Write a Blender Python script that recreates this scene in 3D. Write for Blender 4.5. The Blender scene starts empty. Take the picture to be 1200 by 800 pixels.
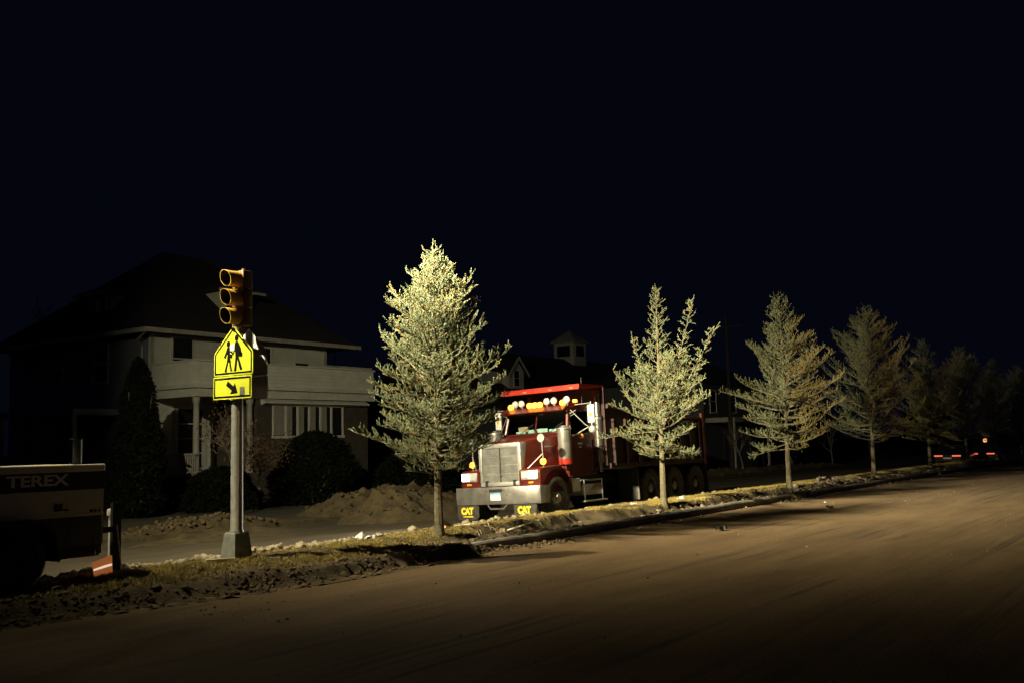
import bpy, bmesh, math, random
import numpy as np
from mathutils import Vector, Matrix, Euler, noise

S = bpy.context.scene
COL = S.collection
R = math.radians
# ------------------------------------------------------------------ frame of the street
# along = metres down the street, across = metres over the street (away from the camera)
ANG = R(35.591)
TH = math.pi / 2 - ANG
ux, uy = math.sin(ANG), math.cos(ANG)


def W(al, ac, z=0.0):
    return Vector((ux * al - uy * ac, uy * al + ux * ac, z))


def dip(al):
    t = min(1, max(0, (al - 56) / 26))
    return -0.4 * t * t * (3 - 2 * t)


def road_z(al, ac):
    if ac < 11.5:
        return -0.012 * (10.14 - ac) + dip(al)
    return -0.075 - 0.04 * min(7.2, max(0, ac - 13.1)) + dip(al)


# ------------------------------------------------------------------ materials
def new_mat(name):
    m = bpy.data.materials.new(name)
    m.use_nodes = True
    nt = m.node_tree
    return m, nt, nt.nodes['Principled BSDF']


def mat(name, c1, c2=None, rough=0.7, scale=6.0, metal=0.0, bump=0.0, bscale=40.0, detail=6.0,
        stretch=(1, 1, 1), rrange=0.0, coat=0.0, spec=0.5, lo=0.35, hi=0.65):
    m, nt, b = new_mat(name)
    N, L = nt.nodes, nt.links
    b.inputs['Roughness'].default_value = rough
    b.inputs['Metallic'].default_value = metal
    b.inputs['Specular IOR Level'].default_value = spec
    if coat:
        b.inputs['Coat Weight'].default_value = coat
        b.inputs['Coat Roughness'].default_value = 0.08
    b.inputs['Base Color'].default_value = (*c1, 1)
    tc = N.new('ShaderNodeTexCoord')
    mp = N.new('ShaderNodeMapping')
    mp.inputs['Scale'].default_value = stretch
    L.new(tc.outputs['Object'], mp.inputs['Vector'])
    if c2 is not None:
        n = N.new('ShaderNodeTexNoise')
        n.inputs['Scale'].default_value = scale
        n.inputs['Detail'].default_value = detail
        n.inputs['Roughness'].default_value = 0.65
        L.new(mp.outputs['Vector'], n.inputs['Vector'])
        r = N.new('ShaderNodeValToRGB')
        r.color_ramp.elements[0].position = lo
        r.color_ramp.elements[0].color = (*c1, 1)
        r.color_ramp.elements[1].position = hi
        r.color_ramp.elements[1].color = (*c2, 1)
        L.new(n.outputs['Fac'], r.inputs['Fac'])
        L.new(r.outputs['Color'], b.inputs['Base Color'])
        if rrange:
            mr = N.new('ShaderNodeMapRange')
            mr.inputs['To Min'].default_value = max(0.03, rough - rrange)
            mr.inputs['To Max'].default_value = min(1, rough + rrange)
            L.new(n.outputs['Fac'], mr.inputs['Value'])
            L.new(mr.outputs['Result'], b.inputs['Roughness'])
    if bump:
        n2 = N.new('ShaderNodeTexNoise')
        n2.inputs['Scale'].default_value = bscale
        n2.inputs['Detail'].default_value = 5
        L.new(mp.outputs['Vector'], n2.inputs['Vector'])
        bp = N.new('ShaderNodeBump')
        bp.inputs['Strength'].default_value = bump
        bp.inputs['Distance'].default_value = 0.02
        L.new(n2.outputs['Fac'], bp.inputs['Height'])
        L.new(bp.outputs['Normal'], b.inputs['Normal'])
    return m


def emis(name, col, strength, base=None):
    m, nt, b = new_mat(name)
    b.inputs['Base Color'].default_value = (*(base or col), 1)
    b.inputs['Emission Color'].default_value = (*col, 1)
    b.inputs['Emission Strength'].default_value = strength
    b.inputs['Roughness'].default_value = 0.3
    return m


def glass(name, tint=(0.8, 0.9, 0.88), gloss=0.12):
    m = bpy.data.materials.new(name)
    m.use_nodes = True
    nt = m.node_tree
    N, L = nt.nodes, nt.links
    N.remove(N['Principled BSDF'])
    t = N.new('ShaderNodeBsdfTransparent')
    t.inputs['Color'].default_value = (*tint, 1)
    g = N.new('ShaderNodeBsdfGlossy')
    g.inputs['Roughness'].default_value = 0.06
    f = N.new('ShaderNodeFresnel')
    f.inputs['IOR'].default_value = 1.45
    mx = N.new('ShaderNodeMixShader')
    L.new(f.outputs['Fac'], mx.inputs['Fac'])
    L.new(t.outputs['BSDF'], mx.inputs[1])
    L.new(g.outputs['BSDF'], mx.inputs[2])
    L.new(mx.outputs['Shader'], N['Material Output'].inputs['Surface'])
    return m


def clapboard(name, c, c2, pitch=0.13):
    """painted siding: horizontal boards as a saw profile bump plus grime"""
    m = mat(name, c, c2, rough=0.6, scale=1.6, bump=0.0)
    nt = m.node_tree
    N, L = nt.nodes, nt.links
    b = N['Principled BSDF']
    tc = N.new('ShaderNodeTexCoord')
    sp = N.new('ShaderNodeSeparateXYZ')
    L.new(tc.outputs['Object'], sp.inputs['Vector'])
    d = N.new('ShaderNodeMath'); d.operation = 'DIVIDE'; d.inputs[1].default_value = pitch
    L.new(sp.outputs['Z'], d.inputs[0])
    fr = N.new('ShaderNodeMath'); fr.operation = 'FRACT'
    L.new(d.outputs[0], fr.inputs[0])
    bp = N.new('ShaderNodeBump'); bp.invert = True
    bp.inputs['Strength'].default_value = 1.0
    bp.inputs['Distance'].default_value = 0.03
    L.new(fr.outputs[0], bp.inputs['Height'])
    L.new(bp.outputs['Normal'], b.inputs['Normal'])
    return m


M = {}
M['asphalt_far'] = mat('asphalt_far', (0.035, 0.028, 0.016), (0.08, 0.062, 0.034), 0.8, 2.2, bump=0.5, bscale=25, stretch=(0.35, 1, 1))
M['kerb'] = mat('kerb', (0.16, 0.15, 0.13), (0.28, 0.26, 0.22), 0.9, 4, bump=0.6, bscale=40)
M['dirt'] = mat('dirt', (0.035, 0.025, 0.013), (0.12, 0.085, 0.042), 0.95, 5, bump=1.0, bscale=35)
M['ground'] = mat('ground', (0.02, 0.02, 0.012), (0.05, 0.045, 0.025), 0.95, 0.8, bump=0.6, bscale=8)
M['mound'] = mat('mound', (0.04, 0.03, 0.013), (0.095, 0.07, 0.031), 0.95, 3.5, bump=1.0, bscale=14)
M['clod_dark'] = mat('clod_dark', (0.06, 0.045, 0.024), (0.18, 0.13, 0.07), 0.95, 8, bump=0.8, bscale=50)
M['clod_mid'] = mat('clod_mid', (0.13, 0.1, 0.07), (0.3, 0.25, 0.18), 0.95, 9, bump=0.8, bscale=50)
M['clod_pale'] = mat('clod_pale', (0.2, 0.165, 0.1), (0.42, 0.36, 0.25), 0.9, 9, bump=0.8, bscale=50)
M['grass'] = mat('grass', (0.2, 0.155, 0.036), (0.38, 0.29, 0.08), 0.85, 1.8)
M['bark'] = mat('bark', (0.06, 0.05, 0.028), (0.17, 0.145, 0.085), 0.95, 22, bump=1.0, bscale=60)
M['bark_dark'] = mat('bark_dark', (0.09, 0.08, 0.065), (0.16, 0.145, 0.12), 0.95, 14, bump=0.8, bscale=40)
M['needle'] = mat('needle', (0.085, 0.115, 0.06), (0.24, 0.255, 0.142), 0.75, 2.4)
M['needle_dry_warmlit'] = mat('needle_dry_warmlit', (0.17, 0.125, 0.03), (0.28, 0.17, 0.035), 0.75, 2.4)  # withered twigs at random, also the warm light tinted onto roadside ones
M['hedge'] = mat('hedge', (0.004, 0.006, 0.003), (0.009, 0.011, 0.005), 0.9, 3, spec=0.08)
M['dryleaf'] = mat('dryleaf', (0.07, 0.04, 0.02), (0.12, 0.07, 0.03), 0.85, 4)
M['concrete'] = mat('concrete', (0.16, 0.165, 0.145), (0.26, 0.265, 0.235), 0.9, 7, bump=0.5, bscale=60)
M['galv'] = mat('galv', (0.24, 0.24, 0.22), (0.34, 0.34, 0.31), 0.5, 9, metal=0.35, rrange=0.1)
M['sign_back'] = mat('sign_back', (0.5, 0.5, 0.5), (0.62, 0.62, 0.62), 0.5, 9, metal=0.2)
M['sig_yellow'] = mat('sig_yellow', (0.5, 0.29, 0.035), (0.64, 0.39, 0.06), 0.55, 8)
M['sig_housing'] = mat('sig_housing', (0.13, 0.065, 0.018), (0.2, 0.105, 0.03), 0.6, 8)
M['black'] = mat('black', (0.012, 0.012, 0.012), (0.025, 0.025, 0.025), 0.6, 7)
M['sign_black'] = mat('sign_black', (0.004, 0.004, 0.004), (0.007, 0.007, 0.007), 0.9, 7, spec=0.05)
M['rubber'] = mat('rubber', (0.025, 0.024, 0.022), (0.075, 0.065, 0.05), 0.85, 9, bump=0.3)
M['tyre'] = mat('tyre', (0.035, 0.032, 0.028), (0.14, 0.12, 0.09), 0.9, 7, bump=0.4, bscale=60)
M['chrome'] = mat('chrome', (0.55, 0.54, 0.52), (0.36, 0.33, 0.29), 0.25, 5, metal=0.9, rrange=0.15)
M['steel'] = mat('steel', (0.2, 0.19, 0.175), (0.33, 0.315, 0.29), 0.42, 3.5, metal=0.6, rrange=0.12)
M['alu'] = mat('alu', (0.33, 0.325, 0.31), (0.48, 0.47, 0.45), 0.45, 6, metal=0.5, rrange=0.12)
M['red'] = mat('red', (0.075, 0.007, 0.005), (0.125, 0.017, 0.011), 0.34, 3, coat=0.35, rrange=0.1)
M['red_bright'] = mat('red_bright', (0.3, 0.018, 0.009), (0.42, 0.028, 0.013), 0.4, 5)
M['redbed'] = mat('redbed', (0.02, 0.004, 0.003), (0.04, 0.008, 0.006), 0.55, 3)
M['wmetal'] = mat('wmetal', (0.55, 0.55, 0.5), (0.68, 0.67, 0.62), 0.5, 6)
M['tower_white'] = mat('tower_white', (0.7, 0.66, 0.54), (0.8, 0.76, 0.64), 0.55, 2.5)
M['tower_black'] = mat('tower_black', (0.008, 0.009, 0.012), (0.014, 0.015, 0.018), 0.45, 5)
M['letter_grey'] = mat('letter_grey', (0.75, 0.75, 0.72), (0.8, 0.8, 0.78), 0.5, 5)
M['white'] = mat('white', (0.7, 0.7, 0.66), (0.8, 0.8, 0.76), 0.6, 9)
M['paper'] = mat('paper', (0.7, 0.74, 0.7), (0.8, 0.82, 0.78), 0.8, 9)
M['paper_orange'] = mat('paper_orange', (0.75, 0.4, 0.24), (0.8, 0.46, 0.3), 0.8, 9)
M['flag_yellow'] = mat('flag_yellow', (0.85, 0.68, 0.02), (0.92, 0.76, 0.05), 0.5, 9)
M['orange'] = emis('orange', (1.0, 0.3, 0.08), 0.24, (0.5, 0.2, 0.05))  # emission added to copy the plate's reflective shine; not a lamp
M['orange_vest'] = mat('orange_vest', (0.9, 0.2, 0.02), (0.95, 0.28, 0.03), 0.7, 14)
M['skin'] = mat('skin', (0.42, 0.25, 0.17), (0.5, 0.31, 0.22), 0.6, 14)
M['hair'] = mat('hair', (0.02, 0.014, 0.01), (0.04, 0.03, 0.02), 0.7, 14)
M['denim'] = mat('denim', (0.03, 0.035, 0.05), (0.05, 0.055, 0.07), 0.85, 14)
M['siding'] = clapboard('siding', (0.55, 0.56, 0.47), (0.68, 0.69, 0.6))
M['siding_shaded'] = clapboard('siding_shaded', (0.17, 0.19, 0.21), (0.23, 0.25, 0.27))  # white siding darkened to stand in for the flank's shade
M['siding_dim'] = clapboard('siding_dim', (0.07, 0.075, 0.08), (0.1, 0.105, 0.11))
M['trim'] = mat('trim', (0.5, 0.5, 0.45), (0.62, 0.62, 0.56), 0.55, 2)
M['trim_aged'] = mat('trim_aged', (0.3, 0.29, 0.25), (0.46, 0.45, 0.39), 0.65, 2.2)
M['shingle'] = mat('shingle', (0.015, 0.014, 0.013), (0.03, 0.028, 0.026), 0.9, 4, bump=0.6, bscale=20)
M['brown_wall'] = mat('brown_wall', (0.045, 0.038, 0.028), (0.075, 0.065, 0.048), 0.85, 3, bump=0.5, bscale=18)
M['pane'] = mat('pane', (0.012, 0.013, 0.015), (0.02, 0.021, 0.022), 0.12, 2)
M['curtain'] = mat('curtain', (0.2, 0.19, 0.16), (0.32, 0.31, 0.27), 0.8, 4, stretch=(6, 6, 0.4))
M['wood'] = mat('wood', (0.3, 0.22, 0.12), (0.45, 0.35, 0.2), 0.85, 6, stretch=(1, 6, 6))
M['wood_pale'] = mat('wood_pale', (0.55, 0.5, 0.38), (0.7, 0.64, 0.5), 0.85, 6, stretch=(1, 6, 6))
M['pole_wood'] = mat('pole_wood', (0.018, 0.016, 0.014), (0.03, 0.027, 0.024), 0.9, 6)
M['reflect_white'] = mat('reflect_white', (0.8, 0.78, 0.74), (0.88, 0.86, 0.82), 0.35, 9)
M['glass'] = glass('glass')
M['car_dark'] = mat('car_dark', (0.02, 0.02, 0.024), (0.03, 0.03, 0.034), 0.3, 2, coat=0.5)
M['amber_lit'] = emis('amber_lit', (1.0, 0.27, 0.03), 6.0, (0.9, 0.4, 0.05))
M['amber'] = mat('amber', (0.85, 0.3, 0.02), (0.9, 0.38, 0.04), 0.25, 9)
M['head_lit'] = emis('head_lit', (1.0, 0.9, 0.78), 9.0)
M['head_dim'] = mat('head_dim', (0.6, 0.6, 0.58), (0.75, 0.75, 0.72), 0.15, 9, metal=0.3)
M['tail_lit'] = emis('tail_lit', (1.0, 0.16, 0.08), 1.0)
M['red_marker'] = emis('red_marker', (1.0, 0.14, 0.05), 1.2)
M['lens_lit'] = emis('lens_lit', (1.0, 0.95, 0.78), 4.0)
M['strip_glow'] = emis('strip_glow', (1.0, 0.8, 0.6), 0.8)  # added glow standing in for a bright reflective strip
M['warm_lit'] = emis('warm_lit', (1.0, 0.36, 0.1), 2.0)
M['lamp_white'] = mat('lamp_white', (0.42, 0.42, 0.4), (0.55, 0.55, 0.53), 0.3, 9)
M['seat'] = mat('seat', (0.03, 0.03, 0.03), (0.05, 0.05, 0.05), 0.8, 9)


def road_mat():
    """asphalt under a film of dried mud, dragged along the street by tyres"""
    m = mat('road_mud', (0.128, 0.08, 0.036), (0.205, 0.132, 0.063), 0.85, 1.1, stretch=(0.22, 1, 1), detail=9)
    nt = m.node_tree
    N, L = nt.nodes, nt.links
    b = N['Principled BSDF']
    ramp = [x for x in N if x.type == 'VALTORGB'][0]
    tc = N.new('ShaderNodeTexCoord')
    # tyre streaks: long thin noise, patchy
    mp = N.new('ShaderNodeMapping'); mp.inputs['Scale'].default_value = (0.1, 5.5, 1); mp.inputs['Rotation'].default_value = (0, 0, R(3))
    L.new(tc.outputs['Object'], mp.inputs['Vector'])
    n = N.new('ShaderNodeTexNoise'); n.inputs['Scale'].default_value = 1.0; n.inputs['Detail'].default_value = 7; n.inputs['Roughness'].default_value = 0.6
    L.new(mp.outputs['Vector'], n.inputs['Vector'])
    r1 = N.new('ShaderNodeValToRGB'); r1.color_ramp.elements[0].position = 0.36; r1.color_ramp.elements[1].position = 0.48
    L.new(n.outputs['Fac'], r1.inputs['Fac'])
    # patch mask
    n3 = N.new('ShaderNodeTexNoise'); n3.inputs['Scale'].default_value = 0.28; n3.inputs['Detail'].default_value = 4
    L.new(tc.outputs['Object'], n3.inputs['Vector'])
    r3 = N.new('ShaderNodeValToRGB'); r3.color_ramp.elements[0].position = 0.42; r3.color_ramp.elements[1].position = 0.62
    L.new(n3.outputs['Fac'], r3.inputs['Fac'])
    inv = N.new('ShaderNodeMath'); inv.operation = 'SUBTRACT'; inv.inputs[0].default_value = 1
    L.new(r1.outputs['Color'], inv.inputs[1])
    mu = N.new('ShaderNodeMath'); mu.operation = 'MULTIPLY'
    L.new(inv.outputs[0], mu.inputs[0]); L.new(r3.outputs['Color'], mu.inputs[1])
    mx = N.new('ShaderNodeMix'); mx.data_type = 'RGBA'
    mx.inputs['B'].default_value = (0.045, 0.036, 0.026, 1)
    m2 = N.new('ShaderNodeMath'); m2.operation = 'MULTIPLY'; m2.inputs[1].default_value = 0.95
    L.new(mu.outputs[0], m2.inputs[0])
    L.new(m2.outputs[0], mx.inputs['Factor'])
    L.new(ramp.outputs['Color'], mx.inputs['A'])
    # fine grit
    n4 = N.new('ShaderNodeTexNoise'); n4.inputs['Scale'].default_value = 45; n4.inputs['Detail'].default_value = 4
    L.new(tc.outputs['Object'], n4.inputs['Vector'])
    mr = N.new('ShaderNodeMapRange'); mr.inputs['From Min'].default_value = 0.3; mr.inputs['From Max'].default_value = 0.7
    mr.inputs['To Min'].default_value = 0.7; mr.inputs['To Max'].default_value = 1.25
    L.new(n4.outputs['Fac'], mr.inputs['Value'])
    mv = N.new('ShaderNodeMix'); mv.data_type = 'RGBA'; mv.blend_type = 'MULTIPLY'; mv.inputs['Factor'].default_value = 1
    L.new(mx.outputs['Result'], mv.inputs['A']); L.new(mr.outputs['Result'], mv.inputs['B'])
    L.new(mv.outputs['Result'], b.inputs['Base Color'])
    # bump: streaks + grit
    ad = N.new('ShaderNodeMath'); ad.operation = 'MULTIPLY_ADD'; ad.inputs[1].default_value = 0.5
    L.new(n4.outputs['Fac'], ad.inputs[0]); L.new(n.outputs['Fac'], ad.inputs[2])
    bp = N.new('ShaderNodeBump'); bp.inputs['Strength'].default_value = 0.6; bp.inputs['Distance'].default_value = 0.03
    L.new(ad.outputs[0], bp.inputs['Height'])
    L.new(bp.outputs['Normal'], b.inputs['Normal'])
    return m


M['road'] = road_mat()


# ------------------------------------------------------------------ mesh builder
class MB:
    def __init__(self):
        self.v = []
        self.f = []

    def add(self, vs, fs):
        o = len(self.v)
        self.v += [tuple(x) for x in vs]
        self.f += [tuple(i + o for i in q) for q in fs]
        return self

    def box(self, a, b, bevel=0.0, mtx=None):
        """axis aligned box from corner a to corner b, optional chamfer"""
        lo = [min(a[i], b[i]) for i in range(3)]
        hi = [max(a[i], b[i]) for i in range(3)]
        if bevel <= 0:
            vs = [(x, y, z) for x in (lo[0], hi[0]) for y in (lo[1], hi[1]) for z in (lo[2], hi[2])]
            fs = [(0, 1, 3, 2), (4, 6, 7, 5), (0, 4, 5, 1), (2, 3, 7, 6), (0, 2, 6, 4), (1, 5, 7, 3)]
        else:
            bm = bmesh.new()
            bmesh.ops.create_cube(bm, size=1)
            for v in bm.verts:
                v.co = Vector([lo[i] + (v.co[i] + 0.5) * (hi[i] - lo[i]) for i in range(3)])
            bv = min(bevel, 0.45 * min(hi[i] - lo[i] for i in range(3)))
            bmesh.ops.bevel(bm, geom=bm.edges[:], offset=bv, segments=2, profile=0.5, affect='EDGES')
            bm.verts.index_update()
            vs = [tuple(v.co) for v in bm.verts]
            fs = [tuple(v.index for v in f.verts) for f in bm.faces]
            bm.free()
        if mtx is not None:
            vs = [mtx @ Vector(v) for v in vs]
        return self.add(vs, fs)

    def tube(self, pts, rad, n=10, cap=True):
        pts = [Vector(p) for p in pts]
        if not hasattr(rad, '__len__'):
            rad = [rad] * len(pts)
        vs, fs = [], []
        up = None
        for i, p in enumerate(pts):
            d = (pts[min(i + 1, len(pts) - 1)] - pts[max(i - 1, 0)]).normalized()
            if up is None:
                up = Vector((0, 0, 1)) if abs(d.z) < 0.9 else Vector((1, 0, 0))
            s = d.cross(up).normalized()
            up = s.cross(d).normalized()
            for k in range(n):
                a = 2 * math.pi * k / n
                vs.append(p + (s * math.cos(a) + up * math.sin(a)) * rad[i])
        for i in range(len(pts) - 1):
            for k in range(n):
                fs.append((i * n + k, i * n + (k + 1) % n, (i + 1) * n + (k + 1) % n, (i + 1) * n + k))
        if cap:
            fs.append(tuple(range(n))[::-1])
            fs.append(tuple((len(pts) - 1) * n + k for k in range(n)))
        return self.add(vs, fs)

    def lathe(self, prof, center=(0, 0, 0), axis='z', n=24, a0=0, a1=2 * math.pi):
        """prof: list of (radius, height along the axis)"""
        vs, fs = [], []
        full = abs(a1 - a0 - 2 * math.pi) < 1e-6
        m = n if full else n + 1
        for (r, h) in prof:
            for k in range(m):
                a = a0 + (a1 - a0) * k / n
                c, s = math.cos(a) * r, math.sin(a) * r
                v = {'z': (c, s, h), 'x': (h, c, s), 'y': (s, h, c)}[axis]
                vs.append(tuple(v[i] + center[i] for i in range(3)))
        for i in range(len(prof) - 1):
            for k in range(n):
                k2 = (k + 1) % m
                fs.append((i * m + k, i * m + k2, (i + 1) * m + k2, (i + 1) * m + k))
        return self.add(vs, fs)

    def prism(self, poly, h0, h1, plane='xz'):
        """poly in a plane, extruded along the third axis from h0 to h1"""
        n = len(poly)

        def P(p, h):
            return {'xz': (p[0], h, p[1]), 'yz': (h, p[0], p[1]), 'xy': (p[0], p[1], h)}[plane]
        vs = [P(p, h0) for p in poly] + [P(p, h1) for p in poly]
        fs = [tuple(range(n))[::-1], tuple(range(n, 2 * n))]
        for i in range(n):
            j = (i + 1) % n
            fs.append((i, j, n + j, n + i))
        return self.add(vs, fs)

    def loft(self, rings, closed=True, caps=True):
        n = len(rings[0])
        vs = [p for r in rings for p in r]
        fs = []
        for i in range(len(rings) - 1):
            for k in range(n if closed else n - 1):
                fs.append((i * n + k, i * n + (k + 1) % n, (i + 1) * n + (k + 1) % n, (i + 1) * n + k))
        if caps:
            fs.append(tuple(range(n))[::-1])
            fs.append(tuple((len(rings) - 1) * n + k for k in range(n)))
        return self.add(vs, fs)

    def build(self, name, m, parent=None, smooth=False, recalc=True):
        me = bpy.data.meshes.new(name)
        me.from_pydata(self.v, [], self.f)
        if recalc:
            bm = bmesh.new(); bm.from_mesh(me)
            bmesh.ops.recalc_face_normals(bm, faces=bm.faces[:])
            bm.to_mesh(me); bm.free()
        if smooth:
            me.polygons.foreach_set('use_smooth', [True] * len(me.polygons))
            try:
                me.set_sharp_from_angle(angle=R(38))
            except Exception:
                pass
        me.materials.append(M[m] if isinstance(m, str) else m)
        me.update()
        o = bpy.data.objects.new(name, me)
        COL.objects.link(o)
        if parent is not None:
            o.parent = parent
        return o


def np_mesh(name, verts, tris, m, parent=None):
    me = bpy.data.meshes.new(name)
    verts = np.asarray(verts, np.float32); tris = np.asarray(tris, np.int32)
    me.vertices.add(len(verts)); me.vertices.foreach_set('co', verts.ravel())
    k = tris.shape[1]
    me.loops.add(tris.size); me.loops.foreach_set('vertex_index', tris.ravel())
    me.polygons.add(len(tris))
    me.polygons.foreach_set('loop_start', np.arange(0, tris.size, k, dtype=np.int32))
    me.update(calc_edges=True)
    me.validate()
    me.materials.append(M[m] if isinstance(m, str) else m)
    o = bpy.data.objects.new(name, me)
    COL.objects.link(o)
    if parent is not None:
        o.parent = parent
    return o


def tag(o, label, cat, group=None):
    o['label'] = label
    o['category'] = cat
    if group:
        o['group'] = group
    return o


def thing(name, label, cat, al, ac, z=0.0, rot=0.0, group=None):
    o = bpy.data.objects.new(name, None)
    o.empty_display_size = 0.2
    COL.objects.link(o)
    o.location = W(al, ac, z)
    o.rotation_euler = (0, 0, TH + rot)
    return tag(o, label, cat, group)


def place(o, al, ac, z=0.0, rot=0.0):
    o.location = W(al, ac, z)
    o.rotation_euler = (0, 0, TH + rot)
    return o


def street(o):
    """mesh given in along/across coordinates"""
    o.rotation_euler = (0, 0, TH)
    return o


def copy_tree(o, parent=None):
    c = o.copy()
    COL.objects.link(c)
    if parent is not None:
        c.parent = parent
    for ch in list(o.children):
        copy_tree(ch, c)
    return c


def text_mesh(name, txt, size, m, parent, mtx, sx=1.0, offset=0.0, depth=0.004):
    cu = bpy.data.curves.new(name, 'FONT')
    cu.body = txt
    cu.size = size
    cu.extrude = depth
    cu.offset = offset
    cu.align_x = 'CENTER'
    cu.align_y = 'CENTER'
    t = bpy.data.objects.new(name, cu)
    COL.objects.link(t)
    bpy.context.view_layer.update()
    me = bpy.data.meshes.new_from_object(t.evaluated_get(bpy.context.evaluated_depsgraph_get()))
    bpy.data.objects.remove(t)
    bpy.data.curves.remove(cu)
    for v in me.vertices:
        v.co = mtx @ Vector((v.co.x * sx, v.co.y, v.co.z))
    me.materials.clear()
    me.materials.append(M[m])
    o = bpy.data.objects.new(name, me)
    COL.objects.link(o)
    o.parent = parent
    return o


def fb(x, y, z=0.0, s=1.0, o=3):
    return noise.fractal(Vector((x * s, y * s, z)), 0.9, 2.1, o)


# ------------------------------------------------------------------ camera, world, lamps of the place
cam = bpy.data.cameras.new('camera')
cam.sensor_width = 36
cam.lens = 1167 / 1200 * 36
cam.clip_end = 3000
co = bpy.data.objects.new('camera', cam)
COL.objects.link(co)
pt, rl = R(5.766), R(1.3)
f_ = Vector((0, math.cos(pt), math.sin(pt))); u0 = Vector((0, -math.sin(pt), math.cos(pt))); r0 = Vector((1, 0, 0))
Rr = r0 * math.cos(rl) - u0 * math.sin(rl)
Uu = r0 * math.sin(rl) + u0 * math.cos(rl)
co.matrix_world = Matrix(((Rr.x, Uu.x, -f_.x, 0), (Rr.y, Uu.y, -f_.y, 0), (Rr.z, Uu.z, -f_.z, 1.776), (0, 0, 0, 1)))
S.camera = co

wd = bpy.data.worlds.new('World')
S.world = wd
wd.use_nodes = True
bg = wd.node_tree.nodes['Background']
bg.inputs['Color'].default_value = (0.27, 0.37, 1.0, 1)
bg.inputs['Strength'].default_value = 0.0042

S.view_settings.view_transform = 'Standard'
S.view_settings.look = 'None'
S.view_settings.exposure = 0
S.view_settings.gamma = 1
S.cycles.use_denoising = True
S.cycles.max_bounces = 6
S.cycles.transparent_max_bounces = 12
S.cycles.sample_clamp_indirect = 3

LIGHT_COL = (1.0, 0.88, 0.56)


def spot(name, loc, target, power, size, blend, col, radius, parent=None):
    l = bpy.data.lights.new(name, 'SPOT')
    l.energy = power
    l.spot_size = R(size)
    l.spot_blend = blend
    l.color = col
    l.shadow_soft_size = radius
    o = bpy.data.objects.new(name, l)
    COL.objects.link(o)
    o.location = loc
    d = (Vector(target) - Vector(loc)).normalized()
    o.rotation_euler = d.to_track_quat('-Z', 'Y').to_euler()
    if parent is not None:
        bpy.context.view_layer.update()
        o.parent = parent
        o.matrix_parent_inverse = parent.matrix_world.inverted()
    return o


# ------------------------------------------------------------------ ground, roads, median
def sheet(name, m, als, acs, zf):
    vs = [(a, c, zf(a, c)) for a in als for c in acs]
    nc = len(acs)
    fs = [(i * nc + j, (i + 1) * nc + j, (i + 1) * nc + j + 1, i * nc + j + 1) for i in range(len(als) - 1) for j in range(nc - 1)]
    mb = MB(); mb.v = vs; mb.f = fs
    o = mb.build(name, m, recalc=False, smooth=True)
    o['kind'] = 'structure'
    return street(o)


def frange(a, b, s):
    n = max(1, int(round((b - a) / s)))
    return [a + (b - a) * i / n for i in range(n + 1)]


VERGE = -0.16


def kx(al):
    """the median narrows to a rounded nose at the near end"""
    return 0.075 * max(0.0, 9.6 - al) ** 1.45 if al > 2 else 0.075 * 7.6 ** 1.45



def ground_z(al, ac):
    if ac < -13.5:
        return -0.2 + dip(al)
    if ac <= 10.1:
        return road_z(al, ac) - 0.06
    if ac < 11.4 and al < 10:
        return -0.1 + dip(al)
    if ac < 13.0:
        return -0.22 + dip(al)
    if ac < 20.3:
        return road_z(al, ac) - 0.06
    return VERGE + dip(al)


als = [-600, -300, -120, -60] + frange(-40, 110, 3) + [160, 300, 600, 900]
sheet('ground', 'ground', als, [-900, -300, -100, -40, -13.7, -13.4, 0, 10.1, 10.3, 12.9, 13.1, 16, 20.0, 20.35, 24, 60, 150, 400, 900], ground_z)
sheet('road', 'road', frange(-60, 150, 0.5), [-13.4, -10, -7, -4, -1, 2, 4, 6, 7, 8, 8.5, 9, 9.4, 9.7, 10.0, 10.16, 11.6],
      lambda a, c: road_z(a, c) + 0.012 * fb(a * 0.5, c, 3.0, 1.0) * (1 if c < 10 else 0.3))
sheet('far_road', 'asphalt_far', frange(-60, 150, 0.5), [12.7, 12.9, 13.2, 14, 15, 16, 17, 18, 19, 20.2],
      lambda a, c: road_z(a, c) + 0.015 * fb(a * 0.6, c, 9.0, 1.0))
# kerbs (real steps with worn top edges)
mb = MB()
rings = []
for a in frange(12.1, 110, 0.35):
    d = dip(a); w = 0.012 * fb(a, 0, 5.0, 1.3) + kx(a); t = 0.155 + 0.012 * fb(a, 0, 7.0, 0.7)
    rings.append([(a, 10.14 + w, -0.1 + d), (a, 10.15 + w, t - 0.03 + d), (a, 10.18 + w, t + d), (a, 10.31 + kx(a), t + d), (a, 10.31 + kx(a), -0.1 + d)])
mb.loft(rings)
k = street(mb.build('kerb', 'kerb', smooth=True)); k['kind'] = 'structure'
mb = MB()
mb.loft([[(a, 20.2, -0.45 + dip(a)), (a, 20.21, VERGE + dip(a) + 0.01), (a, 20.36, VERGE + dip(a) + 0.012), (a, 20.36, -0.45 + dip(a))] for a in frange(-40, 130, 1.0)])
k = street(mb.build('kerb', 'mound')); k['kind'] = 'structure'


def sstep(a, b, x):
    t = min(1, max(0, (x - a) / (b - a)))
    return t * t * (3 - 2 * t)


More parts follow.
